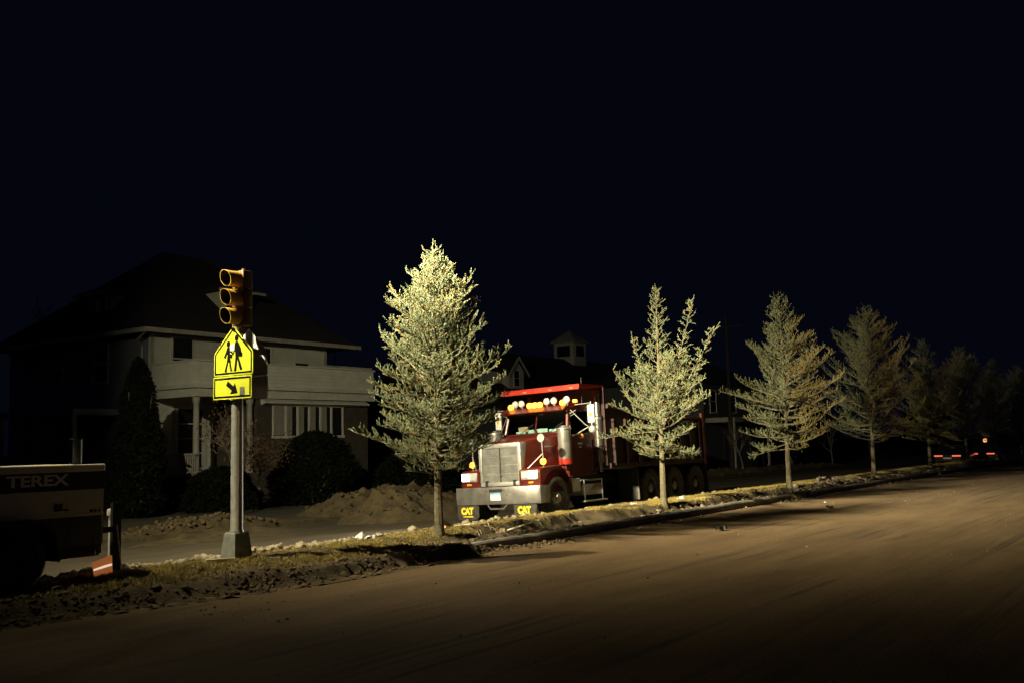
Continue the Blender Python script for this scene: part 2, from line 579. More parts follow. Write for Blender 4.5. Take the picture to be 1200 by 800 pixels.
def median_z(al, ac):
    """bumpy planted strip: churned dirt behind the kerb, a bank, then grass"""
    ac = ac - kx(al) * (1 - sstep(11.3, 12.7, ac))
    near = sstep(12.2, 14.5, al)                       # left of the first tree the bank fades out
    cut = near * (1 - sstep(26, 31, al))
    edge = 11.05 + 0.22 * fb(al, 0, 2.0, 0.55) + 0.06 * fb(al, 0, 8.0, 2.2) + 0.55 * sstep(14, 15, al) * (1 - sstep(18.5, 20.5, al))
    low = 0.15 + 0.02 * (ac - 10.3) - 0.12 * cut * sstep(10.32, 10.6, ac)
    high = 0.165 + 0.02 * near + 0.06 * math.exp(-((ac - 11.5) / 0.45) ** 2)
    z = low + (high - low) * sstep(edge - 0.12, edge + 0.1, ac)
    # dug hollow beside the first tree
    hol = math.exp(-((al - 16.7) / 1.9) ** 2) * math.exp(-((ac - 10.9) / 0.3) ** 2)
    z -= 0.1 * hol
    z += 0.03 * fb(al, ac, 1.0, 1.4) + 0.02 * fb(al, ac, 4.0, 5.0)
    dirt = 1 - sstep(edge, edge + 0.25, ac)
    z += dirt * 0.04 * fb(al, ac, 6.0, 7.0, 4) * sstep(10.3, 10.45, ac)
    back = sstep(12.35, 13.0, ac)
    z = z * (1 - back) + (-0.14) * back
    if ac < 10.4:
        # mud slumped over the kerb: all along the dark end, in patches elsewhere
        cover = max(1 - sstep(12.6, 15.2, al + 0.8 * fb(al, 0, 3.0, 1.1)), sstep(0.12, 0.4, fb(al, 0, 21.0, 0.23)) * sstep(20, 24, al))
        lip = 9.98 + 0.1 * fb(al, 0, 14.0, 0.8) + 0.07 * fb(al, 0, 15.0, 3.0)
        zs = (0.17 + 0.03 * fb(al, ac, 2.5, 3.0)) * sstep(lip, lip + 0.13 + 0.22 * (1 - sstep(7.5, 11, al)), ac) + 0.03 * fb(al, ac, 6.0, 6.0, 4)
        zs = min(zs, 0.2)
        zn = min(z, 0.15) if ac >= 10.3 else -0.2
        z = zn + (max(zs, -0.03 if ac > 9.7 else -0.2) - zn) * cover if cover > 0.02 else zn
        if ac < 9.66:
            z = -0.2
    return z + dip(al)


sheet('median', 'dirt', frange(-14, 2, 0.4) + frange(2.1, 30, 0.06) + frange(30.15, 62, 0.15) + frange(62.5, 110, 0.6),
      [9.6, 9.64] + frange(9.7, 10.3, 0.06) + frange(10.36, 13.05, 0.06), median_z)

rng = np.random.default_rng(5)
random.seed(3)


def blades(name, m, xs, ys, zs, hmin, hmax, wid, lean=0.5):
    n = len(xs)
    base = np.stack([xs, ys, zs], 1)
    az = rng.uniform(0, 2 * np.pi, n); h = rng.uniform(hmin, hmax, n)
    w = wid * rng.uniform(0.6, 1.3, n)
    side = np.stack([-np.sin(az), np.cos(az), np.zeros(n)], 1) * w[:, None]
    ln = rng.normal(0, lean, (n, 2)) * h[:, None]
    tip = base + np.stack([ln[:, 0], ln[:, 1], h], 1)
    v = np.empty((n * 3, 3)); v[0::3] = base - side; v[1::3] = base + side; v[2::3] = tip
    t = np.arange(n * 3).reshape(n, 3)
    return np_mesh(name, v, t, m)


# short winter grass: dense near the camera, thinner far away
gx, gy, gz = [], [], []
for lo, hi, dens in ((2, 24, 4600), (24, 40, 1200), (40, 62, 450)):
    k = int((hi - lo) * 2.6 * dens)
    a = rng.uniform(lo, hi, k); c = rng.uniform(10.2, 12.95, k); keep = rng.uniform(0, 1, k)
    for x, y, q in zip(a, c, keep):
        edge = 11.05 + 0.22 * fb(x, 0, 2.0, 0.55) + 0.55 * sstep(14, 15, x) * (1 - sstep(18.5, 20.5, x))
        left = 1 - sstep(10.5, 13.5, x)
        p = sstep(edge - 0.05, edge + 0.25, y) + left * sstep(10.2 + kx(x), 10.7 + kx(x), y)
        p = min(1, p) * (1 - sstep(12.35, 12.75, y)) * sstep(-0.55, 0.05, fb(x, y, 12.0, 0.9))
        if q < p:
            gx.append(x); gy.append(y); gz.append(median_z(x, y) - 0.005)
g = blades('grass', 'grass', np.array(gx), np.array(gy), np.array(gz), 0.015, 0.055, 0.006, 0.7)
g['kind'] = 'stuff'
street(g)

# lumps of dirt and old snow
ICO = bmesh.new(); bmesh.ops.create_icosphere(ICO, subdivisions=1, radius=1)
IV = np.array([v.co[:] for v in ICO.verts]); IF = np.array([[v.index for v in f.verts] for f in ICO.faces]); ICO.free()
ICO2 = bmesh.new(); bmesh.ops.create_icosphere(ICO2, subdivisions=2, radius=1)
ICO2.verts.index_update()
IV2 = np.array([v.co[:] for v in ICO2.verts]); IF2 = np.array([[v.index for v in f.verts] for f in ICO2.faces]); ICO2.free()


def clods(name, m, pos, sizes):
    V, T, o = [], [], 0
    for p, s in zip(pos, sizes):
        iv, if_ = (IV2, IF2) if s > 0.035 else (IV, IF)
        off = rng.uniform(0, 100, 3)
        d = np.array([1 + 0.95 * noise.noise(Vector(v * 1.7 + off)) + 0.45 * noise.noise(Vector(v * 4 + off)) for v in iv])
        sc = rng.uniform(0.7, 1.35, 3) * s; sc[2] *= 0.75
        a = rng.uniform(0, 6.28); c_, s_ = np.cos(a), np.sin(a)
        v = iv * d[:, None] * sc
        v = np.stack([v[:, 0] * c_ - v[:, 1] * s_, v[:, 0] * s_ + v[:, 1] * c_, v[:, 2]], 1) + np.array(p)
        V.append(v); T.append(if_ + o); o += len(v)
    ob = np_mesh(name, np.concatenate(V), np.concatenate(T), m)
    ob['kind'] = 'stuff'
    return street(ob)


pos, sz = [], []
# churned clods along the kerb
for _ in range(5200):
    a = rng.uniform(4, 50) if rng.uniform() < 0.75 else rng.uniform(13, 30)
    edge = 11.0 + 0.22 * fb(a, 0, 2.0, 0.55)
    c = rng.normal(10.62, 0.24) + kx(a)
    dens = 0.45 + 0.75 * fb(a, 2.0, 3.0, 0.35) + 0.4 * fb(a, c, 3.0, 2.0)
    if c < 10.2 + kx(a) or c > edge + 0.15 + kx(a) or rng.uniform() > dens:
        continue
    s = 0.008 + 0.045 * rng.uniform() ** 3.6
    pos.append((a, c, median_z(a, c) + s * 0.2)); sz.append(s)
# bits spilled over the kerb onto the road
for _ in range(700):
    a = rng.uniform(6, 48); c = 10.12 - abs(rng.normal(0, 0.16)) + kx(a)
    if fb(a, 5.0, 3.0, 0.5) + 0.15 < rng.uniform(0, 0.5):
        continue
    s = 0.01 + 0.04 * rng.uniform() ** 3
    pos.append((a, c, road_z(a, c) + s * 0.2)); sz.append(s)
for _ in range(3200):
    a = rng.uniform(3, 15.5); c = rng.normal(10.08, 0.16) + kx(a)
    if rng.uniform() > 0.6 + 0.7 * fb(a, 3.0, 2.0, 0.9):
        continue
    s = 0.006 + 0.03 * rng.uniform() ** 3
    pos.append((a, c, max(median_z(a, c), road_z(a, c)) + s * 0.25)); sz.append(s)
clods('dirt_clods', 'clod_dark', pos, sz)
pos, sz = [], []
for lo, hi, cnt in ((5.5, 13.2, 2600), (13.6, 18.5, 700), (18, 30, 200)):
    for _ in range(cnt):
        a = rng.uniform(lo, hi); c = rng.normal(12.55, 0.17)
        if rng.uniform() > 0.55 + 0.8 * fb(a, 1.0, 2.0, 0.5):
            continue
        s = 0.014 + 0.06 * rng.uniform() ** 2.6
        pos.append((a, c, max(median_z(a, c), road_z(a, c)) + s * 0.35)); sz.append(s)
clods('snow_clods', 'clod_pale', pos, sz)
pos, sz = [], []
# heap of broken clods pushed up past the third tree, and the ragged ridge along the kerb there
for _ in range(420):
    a = rng.normal(33.2, 1.1); c = rng.normal(10.65, 0.2)
    s = 0.02 + 0.09 * rng.uniform() ** 2.2
    pos.append((a, c, median_z(a, c) + s * 0.4 + 0.14 * math.exp(-((a - 33.2) / 0.9) ** 2) * rng.uniform())); sz.append(s)
for _ in range(1500):
    a = rng.uniform(19, 48); c = rng.normal(10.6, 0.2)
    s = 0.012 + 0.06 * rng.uniform() ** 3
    if rng.uniform() < 0.4 + fb(a, 0, 2.0, 0.4):
        pos.append((a, c, median_z(a, c) + s * 0.3)); sz.append(s)
clods('ridge_clods', 'clod_mid', pos, sz)


def heap(name, label, a0, a1, c0, c1, h, hf, m='mound'):
    na, nc = 90, 60
    vs = []
    for i in range(na + 1):
        for j in range(nc + 1):
            s, t = i / na, j / nc
            a, c = a0 + (a1 - a0) * s, c0 + (c1 - c0) * t
            env = hf(s, t)
            lump = 0.75 + 0.45 * fb(a, c, h, 0.9) + 0.3 * abs(fb(a, c, 4.0, 2.4))
            zb = max(road_z(a, c), VERGE if c > 20.3 else -9) - 0.05
            vs.append((a - (a0 + a1) / 2, c - (c0 + c1) / 2, zb + max(0, h * env * lump) - 0.02))
    fs = [(i * (nc + 1) + j, (i + 1) * (nc + 1) + j, (i + 1) * (nc + 1) + j + 1, i * (nc + 1) + j + 1) for i in range(na) for j in range(nc)]
    mb = MB(); mb.v = vs; mb.f = fs
    o = mb.build(name, m, recalc=False, smooth=True)
    place(o, (a0 + a1) / 2, (c0 + c1) / 2)
    return tag(o, label, 'dirt pile', 'dirt piles along the far kerb')


heap('dirt_mound', 'big lumpy brown dirt mound beyond the first conifer and in front of the dark hedge', 19.2, 27.0, 17.2, 22.5, 0.8,
     lambda s, t: (sstep(0, 0.22, s) * (1 - sstep(0.86, 1, s))) * sstep(0, 0.35, t) * (1 - sstep(0.8, 1, t)) * (0.75 + 0.25 * math.sin(s * 5)))
heap('dirt_mound', 'low grassy dirt mound beyond the road behind the traffic signal pole', 12.8, 18.6, 18.6, 22.4, 0.32,
     lambda s, t: math.sin(math.pi * s) ** 0.8 * math.sin(math.pi * t))
heap('dirt_mound', 'long low dirt bank along the far kerb past the rear of the red truck', 30, 66, 19.8, 23.0, 0.4,
     lambda s, t: (math.sin(math.pi * s) ** 0.3) * math.sin(math.pi * t))


# broken twigs and lath splinters in the churned ground
mb = MB()
for _ in range(230):
    a = rng.normal(15.0, 1.5) if rng.uniform() < 0.6 else rng.uniform(6, 34)
    c = rng.uniform(10.3, 12.5)
    L_ = 0.05 + 0.3 * rng.uniform() ** 2.5
    th = rng.uniform(0, 6.28)
    p0 = Vector((a, c, median_z(a, c) + 0.01))
    p2 = Vector((a + L_ * math.cos(th), c + L_ * math.sin(th), 0))
    p2.z = median_z(p2.x, p2.y) + 0.012 + abs(rng.normal(0, 0.03))
    p1 = (p0 + p2) / 2 + Vector((0, 0, 0.02 * rng.uniform()))
    mb.tube([p0, p1, p2], [0.007, 0.006, 0.004], 5)
tw_ = street(mb.build('twig_debris', 'wood', recalc=False)); tw_['kind'] = 'stuff'

# crumbs and stones lying on the dirt piles, and grit on the road
pos, sz = [], []
for o in [o for o in bpy.data.objects if o.name.startswith('dirt_mound')]:
    iw = Matrix.Rotation(-TH, 3, 'Z')
    vs = [iw @ (o.location) + v.co for v in o.data.vertices if v.co.z > -0.12]
    for _ in range(900):
        p = vs[int(rng.integers(len(vs)))]
        s = 0.012 + 0.06 * rng.uniform() ** 4
        pos.append((p.x + rng.normal(0, 0.05), p.y + rng.normal(0, 0.05), p.z + s * 0.2)); sz.append(s)
clods('mound_clods', 'mound', pos, sz)
pos, sz = [], []
for _ in range(2200):
    a = 7 + 40 * rng.uniform() ** 1.5; c = 10.0 - 8.5 * rng.uniform() ** 1.6
    if fb(a, c, 31.0, 0.5) + 0.2 < rng.uniform(0, 0.6):
        continue
    s = 0.004 + 0.016 * rng.uniform() ** 5
    pos.append((a, c, road_z(a, c) + s * 0.3)); sz.append(s)
clods('road_grit', 'clod_mid', pos, sz)

# ------------------------------------------------------------------ conifers
def conifer(name, label, al, ac, z, seed, H, base, Rmax, step, lead=(), prof=None, npm=210, warm_side=0.0, top_pow=0.85, group='conifers in a row on the median'):
    rs = np.random.default_rng(seed)
    rr = random.Random(seed)
    root = thing(name, label, 'tree', al, ac, z, rr.uniform(0, 0.3), group)
    wood = MB()
    segs = []          # (p0, p1, radius weight)

    def twig(p, d, L, lvl, r0_, upb):
        n = max(2, int(L / 0.07))
        q = p.copy(); dd = d.normalized()
        pts = [q.copy()]
        for i in range(n):
            dd = (dd + Vector((rr.gauss(0, 0.09), rr.gauss(0, 0.09), upb + rr.gauss(0, 0.06)))).normalized()
            q = q + dd * (L / n)
            pts.append(q.copy())
        for i in range(n):
            t = i / n
            if lvl > 0 or t > 0.22:
                segs.append((pts[i], pts[i + 1], 1.0 if lvl else 0.75))
        if r0_ > 0.004:
            m = len(pts)
            wood.tube(pts[::2] + ([pts[-1]] if m % 2 == 0 else []), [max(0.003, r0_ * (1 - 0.85 * i / max(1, len(pts[::2]) + (m % 2 == 0) - 1))) for i in range(len(pts[::2]) + (m % 2 == 0))], 5, False)
        return pts

    def branch(p, az, el, L, r0_):
        d = Vector((math.cos(az) * math.cos(el), math.sin(az) * math.cos(el), math.sin(el)))
        pts = twig(p, d, L, 0, r0_, 0.026)
        n = len(pts) - 1
        sp = 0.062
        k = int(L / sp)
        for i in range(k):
            t = (i + rr.random()) / k
            if t < 0.16:
                continue
            f = t * n
            j = min(n - 1, int(f))
            q = pts[j].lerp(pts[j + 1], f - j)
            ax = (pts[j + 1] - pts[j]).normalized()
            sd = ax.cross(Vector((0, 0, 1))).normalized() * (1 if i % 2 else -1)
            upv = sd.cross(ax); upv = upv if upv.z > 0 else -upv
            d2 = ax * rr.uniform(0.45, 0.95) + sd * rr.uniform(0.25, 0.95) + upv * rr.uniform(-0.05, 0.8)
            l2 = (0.1 + 0.36 * min(1, L) * (1 - t) ** 0.8) * rr.uniform(0.55, 1.2)
            p2 = twig(q, d2, l2, 1, 0, 0.05)
            m = len(p2) - 1
            for kk in range(int(l2 / 0.09)):
                tt = rr.uniform(0.15, 0.95) * m
                jj = min(m - 1, int(tt))
                qq = p2[jj].lerp(p2[jj + 1], tt - jj)
                a2 = (p2[jj + 1] - p2[jj]).normalized()
                rv = Vector((rr.gauss(0, 1), rr.gauss(0, 1), rr.gauss(0.5, 0.8))).normalized()
                twig(qq, a2 * 0.8 + rv * 0.8, rr.uniform(0.05, 0.15), 2, 0, 0.06)

    def leader(p0, p1, rb, b0, RR, st, fill=1.0, hgt=None):
        """a stem from p0 to p1 with branches from height fraction b0 up"""
        n = 14
        pts = []
        for i in range(n + 1):
            t = i / n
            w = 0.035 * math.sin(t * 6 + seed) * (1 - abs(2 * t - 1))
            pts.append(p0.lerp(p1, t) + Vector((w, w * 0.6, 0)))
        wood.tube(pts, [max(0.006, rb * (1 - 0.92 * (i / n) ** 0.9)) for i in range(n + 1)], 9, True)
        L = (p1 - p0).length
        az = rr.uniform(0, 6.28)
        zz = b0 * L
        while zz < L - 0.12:
            t = zz / L
            f = t * n; j = min(n - 1, int(f))
            q = pts[j].lerp(pts[j + 1], f - j)
            s = min(1.0, max(0.0, (t - b0) / (1 - b0)))
            env = prof(s) if prof else (min(1, 0.62 + s * 2.2) * (1 - s) ** top_pow)
            l = max(0.14, RR * env * rr.uniform(0.72, 1.1))
            if rr.random() < 0.1:
                l *= rr.uniform(1.05, 1.15)
            el = R(-7 + 46 * max(0.0, s) ** 0.9 + rr.uniform(-9, 12))
            if rr.random() < fill:
                branch(q, az, el, l, 0.006 + 0.012 * l)
            az += 2.39996 + rr.uniform(-0.35, 0.35)
            zz += st * rr.uniform(0.7, 1.3)
        twig(p1.copy(), (p1 - p0).normalized(), 0.12, 1, 0, 0.0)
        segs.append((pts[-2], pts[-1], 1.0))
        return pts

    ln = Vector((rr.uniform(-0.06, 0.06), rr.uniform(-0.06, 0.06), 0))
    main = leader(Vector((0, 0, -0.08)), Vector((0, 0, H)) + ln, 0.085, base / H, Rmax, step)
    for (t0, dx, dy, h2, r2) in lead:
        q = main[int(t0 * 14)]
        leader(q, Vector((q.x + dx, q.y + dy, h2)), 0.03, 0.12, r2, step * 1.05)
    # trunk flare
    wood.lathe([(0.13, -0.1), (0.105, 0.02), (0.088, 0.18)], n=12)
    tr = wood.build('trunk', 'bark', root, smooth=True)
    # needles: a bottle brush of short blades along every twig
    P0 = np.array([s[0][:] for s in segs]); P1 = np.array([s[1][:] for s in segs])
    ln_ = np.linalg.norm(P1 - P0, axis=1)
    cnt = np.maximum(1, (ln_ * 1.7 * npm * np.array([s[2] for s in segs])).astype(int))
    idx = np.repeat(np.arange(len(segs)), cnt)
    n = len(idx)
    t = rs.uniform(0, 1, n)[:, None]
    p = P0[idx] * (1 - t) + P1[idx] * t
    ax = (P1 - P0) / np.maximum(ln_, 1e-6)[:, None]
    ax = ax[idx]
    rv = rs.normal(0, 1, (n, 3)); rv[:, 2] += 0.35
    rv -= ax * np.sum(rv * ax, 1)[:, None]
    rv /= np.linalg.norm(rv, axis=1)[:, None]
    d = rv * 0.85 + ax * 0.55
    d /= np.linalg.norm(d, axis=1)[:, None]
    L = rs.uniform(0.012, 0.023, n)[:, None]
    sd = np.cross(d, rs.normal(0, 1, (n, 3))); sd /= np.linalg.norm(sd, axis=1)[:, None]
    wd_ = rs.uniform(0.0045, 0.007, n)[:, None]
    v = np.empty((n * 3, 3)); v[0::3] = p - sd * wd_; v[1::3] = p + sd * wd_; v[2::3] = p + d * L
    cr = np_mesh('crown', v, np.arange(n * 3).reshape(n, 3), 'needle', root)
    cr.data.materials.append(M['needle_dry_warmlit'])
    # whole twigs, not single needles, wither at random; roadside extras paint warm light
    fl = rs.uniform(0, 1, len(segs)) < 0.13 + warm_side * (P0[:, 1] < -0.3)
    cr.data.polygons.foreach_set('material_index', fl[idx].astype(np.int32))
    return root, n


def table(*pts):
    xs, ys = [p[0] for p in pts], [p[1] for p in pts]
    return lambda s: float(np.interp(s, xs, ys))


prof1 = table((0, 0.62), (0.1, 0.84), (0.25, 0.98), (0.38, 1.0), (0.55, 0.83), (0.7, 0.57), (0.82, 0.35), (0.92, 0.17), (1, 0.07))
prof3 = table((0, 0.6), (0.12, 0.95), (0.3, 1.0), (0.5, 0.8), (0.7, 0.48), (0.85, 0.26), (1, 0.1))


n_tri = []
T1 = conifer('conifer', 'broad dense conifer nearest the camera, beside the front bumper of the red truck', 13.38, 11.21, 0.2, 11, 5.08, 1.15, 1.42, 0.026, prof=prof1,
             lead=((0.68, 0.1, -0.22, 4.75, 0.42), (0.6, -0.1, 0.25, 4.5, 0.45)), npm=240)
prof2 = table((0, 0.7), (0.15, 0.97), (0.33, 1.0), (0.46, 0.62), (0.58, 0.28), (0.8, 0.19), (1, 0.08))
T2 = conifer('conifer', 'sparse conifer with several pointed leaders, growing in front of the truck wheels', 21.77, 11.2, 0.2, 21, 5.25, 1.15, 1.45, 0.044,
             lead=((0.4, -0.1, -1.0, 4.85, 0.62), (0.38, 0.1, -1.5, 4.2, 0.5), (0.4, 0.2, 0.8, 4.15, 0.5)), npm=230, prof=prof2)
T3 = conifer('conifer', 'ragged pale green conifer past the rear end of the red truck, moss green trunk', 30.19, 11.2, 0.24, 33, 5.95, 1.2, 2.0, 0.048, prof=prof3,
             lead=((0.4, 0.3, -0.95, 4.5, 0.8),), npm=170, warm_side=0.5, top_pow=1.05)
T4 = conifer('conifer', 'dim conifer with a straight pointed top, second beyond the rear of the truck', 39.21, 11.2, 0.26, 41, 6.35, 1.3, 2.9, 0.05, prof=prof3,
             lead=((0.38, 0.2, -1.2, 4.6, 0.9),), npm=130, warm_side=0.7, top_pow=1.0)
for i, (src, al, sc, rot, lab) in enumerate([
        (T3[0], 48.08, 0.97, 1.9, 'dark conifer third beyond the truck, barely lit on its roadside twigs'),
        (T4[0], 55.9, 0.93, 2.6, 'nearly black conifer fourth beyond the truck along the road'),
        (T3[0], 64.0, 0.98, 4.0, 'nearly black conifer fifth beyond the truck, by the red car lamps'),
        (T4[0], 72.5, 0.95, 0.9, 'farthest dark conifer of the row, at the right edge of the photo')]):
    c = copy_tree(src)
    c.location = W(al, 11.2, 0.22 + dip(al)); c.scale = (sc, sc, sc)
    c.rotation_euler = (0, 0, TH + rot)
    c['label'] = lab


# ------------------------------------------------------------------ traffic signal pole with crossing sign
sp = thing('traffic_signal', 'traffic signal on a round grey pole with yellow school crossing sign', 'traffic signal', 9.44, 11.69, 0.12)
mb = MB()
b, t = 0.172, 0.122
mb.loft([[(-b, -b, -0.1), (b, -b, -0.1), (b, b, -0.1), (-b, b, -0.1)],
         [(-b * .98, -b * .98, 0.03), (b * .98, -b * .98, 0.03), (b * .98, b * .98, 0.03), (-b * .98, b * .98, 0.03)],
         [(-t, -t, 0.45), (t, -t, 0.45), (t, t, 0.45), (-t, t, 0.45)],
         [(-t + .012, -t + .012, 0.47), (t - .012, -t + .012, 0.47), (t - .012, t - .012, 0.47), (-t + .012, t - .012, 0.47)]])
mb.build('pedestal', 'concrete', sp)
MB().lathe([(0.098, 0.47), (0.098, 0.485), (0.088, 0.5), (0.083, 2.0), (0.078, 3.5), (0.06, 3.52), (0.0, 3.525)], n=28).build('pole', 'galv', sp, smooth=True)
MB().tube([(-0.04, -0.1, 0.5), (-0.04, -0.1, 2.2)], 0.014, 8).build('conduit', 'dryleaf', sp)
M['sign_yellow'] = mat('sign_yellow', (0.5, 0.54, 0.01), (0.55, 0.6, 0.016), 0.6, 5)
sx0 = -0.125   # sign plane (faces down the street)


def S2(s, tt):  # sign coordinates (s to the viewer's right, metres; tt = height) -> local y, z
    return (-s + (11.63 - 11.69), tt)


def flat(poly, x0, x1):
    m_ = MB(); m_.prism([S2(*p) for p in poly], x0, x1, 'yz'); return m_


def rounded(poly, r=0.03, n=4):
    out = []
    N_ = len(poly)
    for i in range(N_):
        p0, p, p1 = Vector(poly[i - 1]), Vector(poly[i]), Vector(poly[(i + 1) % N_])
        a_ = p + (p0 - p).normalized() * r; c_ = p + (p1 - p).normalized() * r
        for k in range(n + 1):
            q = k / n
            out.append(tuple(a_ * (1 - q) ** 2 + p * 2 * q * (1 - q) + c_ * q * q))
    return out


def ring_border(mb_, outer, inner, x0, x1):
    n = len(outer)
    for i in range(n):
        j = (i + 1) % n
        q = [S2(*outer[i]), S2(*outer[j]), S2(*inner[j]), S2(*inner[i])]
        mb_.prism(q, x0, x1, 'yz')


def inset(poly, d):
    c = Vector((sum(p[0] for p in poly) / len(poly), sum(p[1] for p in poly) / len(poly)))
    P_ = [Vector(p) for p in poly]
    out = []
    n = len(P_)
    for i in range(n):
        a_, p, b_ = P_[i - 1], P_[i], P_[(i + 1) % n]
        e1 = (p - a_).normalized(); e2 = (b_ - p).normalized()
        n1 = Vector((-e1.y, e1.x)); n2 = Vector((-e2.y, e2.x))
        if n1.dot(c - p) < 0: n1 = -n1
        if n2.dot(c - p) < 0: n2 = -n2
        m_ = (n1 + n2)
        m_ = m_ / max(0.3, m_.dot(n1))
        out.append(tuple(p + m_ * d))
    return out


zb, zs, za = 2.71, 3.04, 3.42          # pentagon bottom, shoulders, apex (local heights)
hw = 0.43
pent = [(-hw, zb), (hw, zb), (hw, zs), (0, za), (-hw, zs)]
sg = flat(rounded(pent, 0.035), sx0, sx0 + 0.004).build('crossing_sign', 'sign_yellow', sp)
flat(inset(pent, 0.004), sx0 + 0.0045, sx0 + 0.008).build('sign_backing', 'steel', sg)
blk = MB()
ring_border(blk, inset(pent, 0.02), inset(pent, 0.045), sx0 - 0.003, sx0 - 0.0005)


def disc(mb_, s, tt, r, rz=None, n=16):
    rz = rz or r
    mb_.prism([S2(s + r * math.cos(2 * math.pi * k / n), tt + rz * math.sin(2 * math.pi * k / n)) for k in range(n)], sx0 - 0.003, sx0 - 0.0005, 'yz')


def pl(mb_, pts):
    mb_.prism([S2(*p) for p in pts], sx0 - 0.003, sx0 - 0.0005, 'yz')


# tall walker (adult with a case) and small walker beside
z0 = 2.765
disc(blk, 0.075, z0 + 0.475, 0.042, 0.046)
pl(blk, [(0.05, z0 + 0.425), (0.1, z0 + 0.425), (0.135, z0 + 0.39), (0.125, z0 + 0.19), (0.055, z0 + 0.19), (0.035, z0 + 0.39)])
pl(blk, [(0.055, z0 + 0.195), (0.095, z0 + 0.195), (0.068, z0 + 0.0), (0.022, z0 + 0.0)])
pl(blk, [(0.085, z0 + 0.195), (0.125, z0 + 0.195), (0.2, z0 + 0.03), (0.195, z0 + 0.005), (0.155, z0 + 0.015)])
pl(blk, [(0.13, z0 + 0.395), (0.17, z0 + 0.32), (0.19, z0 + 0.22), (0.16, z0 + 0.2), (0.125, z0 + 0.31)])
pl(blk, [(0.135, z0 + 0.285), (0.205, z0 + 0.255), (0.2, z0 + 0.195), (0.13, z0 + 0.21)])
pl(blk, [(0.04, z0 + 0.39), (0.065, z0 + 0.33), (0.0, z0 + 0.235), (-0.04, z0 + 0.235), (0.005, z0 + 0.27)])
disc(blk, -0.105, z0 + 0.4, 0.04, 0.042)
pl(blk, [(-0.125, z0 + 0.355), (-0.085, z0 + 0.355), (-0.065, z0 + 0.32), (-0.075, z0 + 0.22), (-0.045, z0 + 0.135), (-0.14, z0 + 0.135), (-0.12, z0 + 0.23), (-0.14, z0 + 0.33)])
pl(blk, [(-0.135, z0 + 0.14), (-0.105, z0 + 0.14), (-0.15, z0 + 0.0), (-0.19, z0 + 0.0)])
pl(blk, [(-0.09, z0 + 0.14), (-0.06, z0 + 0.14), (-0.02, z0 + 0.01), (-0.055, z0 + 0.0)])
pl(blk, [(-0.135, z0 + 0.34), (-0.12, z0 + 0.27), (-0.175, z0 + 0.19), (-0.205, z0 + 0.215), (-0.165, z0 + 0.28)])
pl(blk, [(-0.07, z0 + 0.325), (-0.065, z0 + 0.28), (-0.01, z0 + 0.245), (0.0, z0 + 0.265)])
pl(blk, [(-0.065, z0 + 0.255), (-0.02, z0 + 0.245), (-0.02, z0 + 0.19), (-0.07, z0 + 0.2)])
# dark smear at the apex of the sign
pl(blk, [(-0.055, za - 0.045), (0.0, za - 0.012), (0.06, za - 0.06), (0.02, za - 0.1), (-0.01, za - 0.075)])
blk.build('pictogram', 'sign_black', sg)
flat([(-0.062, z0 + 0.3), (0.028, z0 + 0.3), (0.028, z0 + 0.4), (-0.062, z0 + 0.39)], sx0 - 0.005, sx0 - 0.0035).build('sticker', 'paper', sg)
pq = [(-hw, 2.37), (hw - 0.01, 2.37), (hw - 0.01, zb - 0.012), (-hw, zb - 0.012)]
sx0 -= 0.012
pg = flat(rounded(pq, 0.035), sx0, sx0 + 0.004).build('arrow_plaque', 'sign_yellow', sp)
flat(inset(pq, 0.004), sx0 + 0.0045, sx0 + 0.008).build('sign_backing', 'steel', pg)
blk = MB()
ring_border(blk, inset(pq, 0.02), inset(pq, 0.045), sx0 - 0.003, sx0 - 0.0005)
ca, cb = (-0.12, 2.60), (0.09, 2.465)
dv = (Vector(cb) - Vector(ca)).normalized(); nv = Vector((-dv.y, dv.x))
A_, B_ = Vector(ca), Vector(cb)
q = B_ - dv * 0.1
pl(blk, [tuple(A_ + nv * 0.036), tuple(q + nv * 0.036), tuple(q + nv * 0.095), tuple(B_ + dv * 0.03), tuple(q - nv * 0.095), tuple(q - nv * 0.036), tuple(A_ - nv * 0.036)])
blk.build('arrow', 'sign_black', pg)
flat([(0.17, 2.42), (0.265, 2.42), (0.265, 2.535), (0.17, 2.535)], sx0 - 0.005, sx0 - 0.0035).build('sticker', 'steel', pg)
# twin sign for the other direction: only its bare metal back shows
sx1 = 0.15
mbk = MB(); mbk.prism([S2(s * 0.98 + 0.0, tt - 0.01) for s, tt in rounded(pent, 0.035)], sx1, sx1 + 0.004, 'yz')
bs = mbk.build('rear_sign', 'sign_back', sp); bs['label'] = 'bare grey metal back of the sign facing away'
mbk = MB(); mbk.prism([S2(s, tt) for s, tt in rounded(pq, 0.035)], sx1 + 0.005, sx1 + 0.009, 'yz')
mbk.build('rear_plaque', 'sign_back', sp)
for zc in (2.5, 2.85, 3.15):
    MB().box((-0.115, -0.06, zc - 0.02), (0.148, 0.06, zc + 0.02)).build('sign_bracket', 'galv', sp)
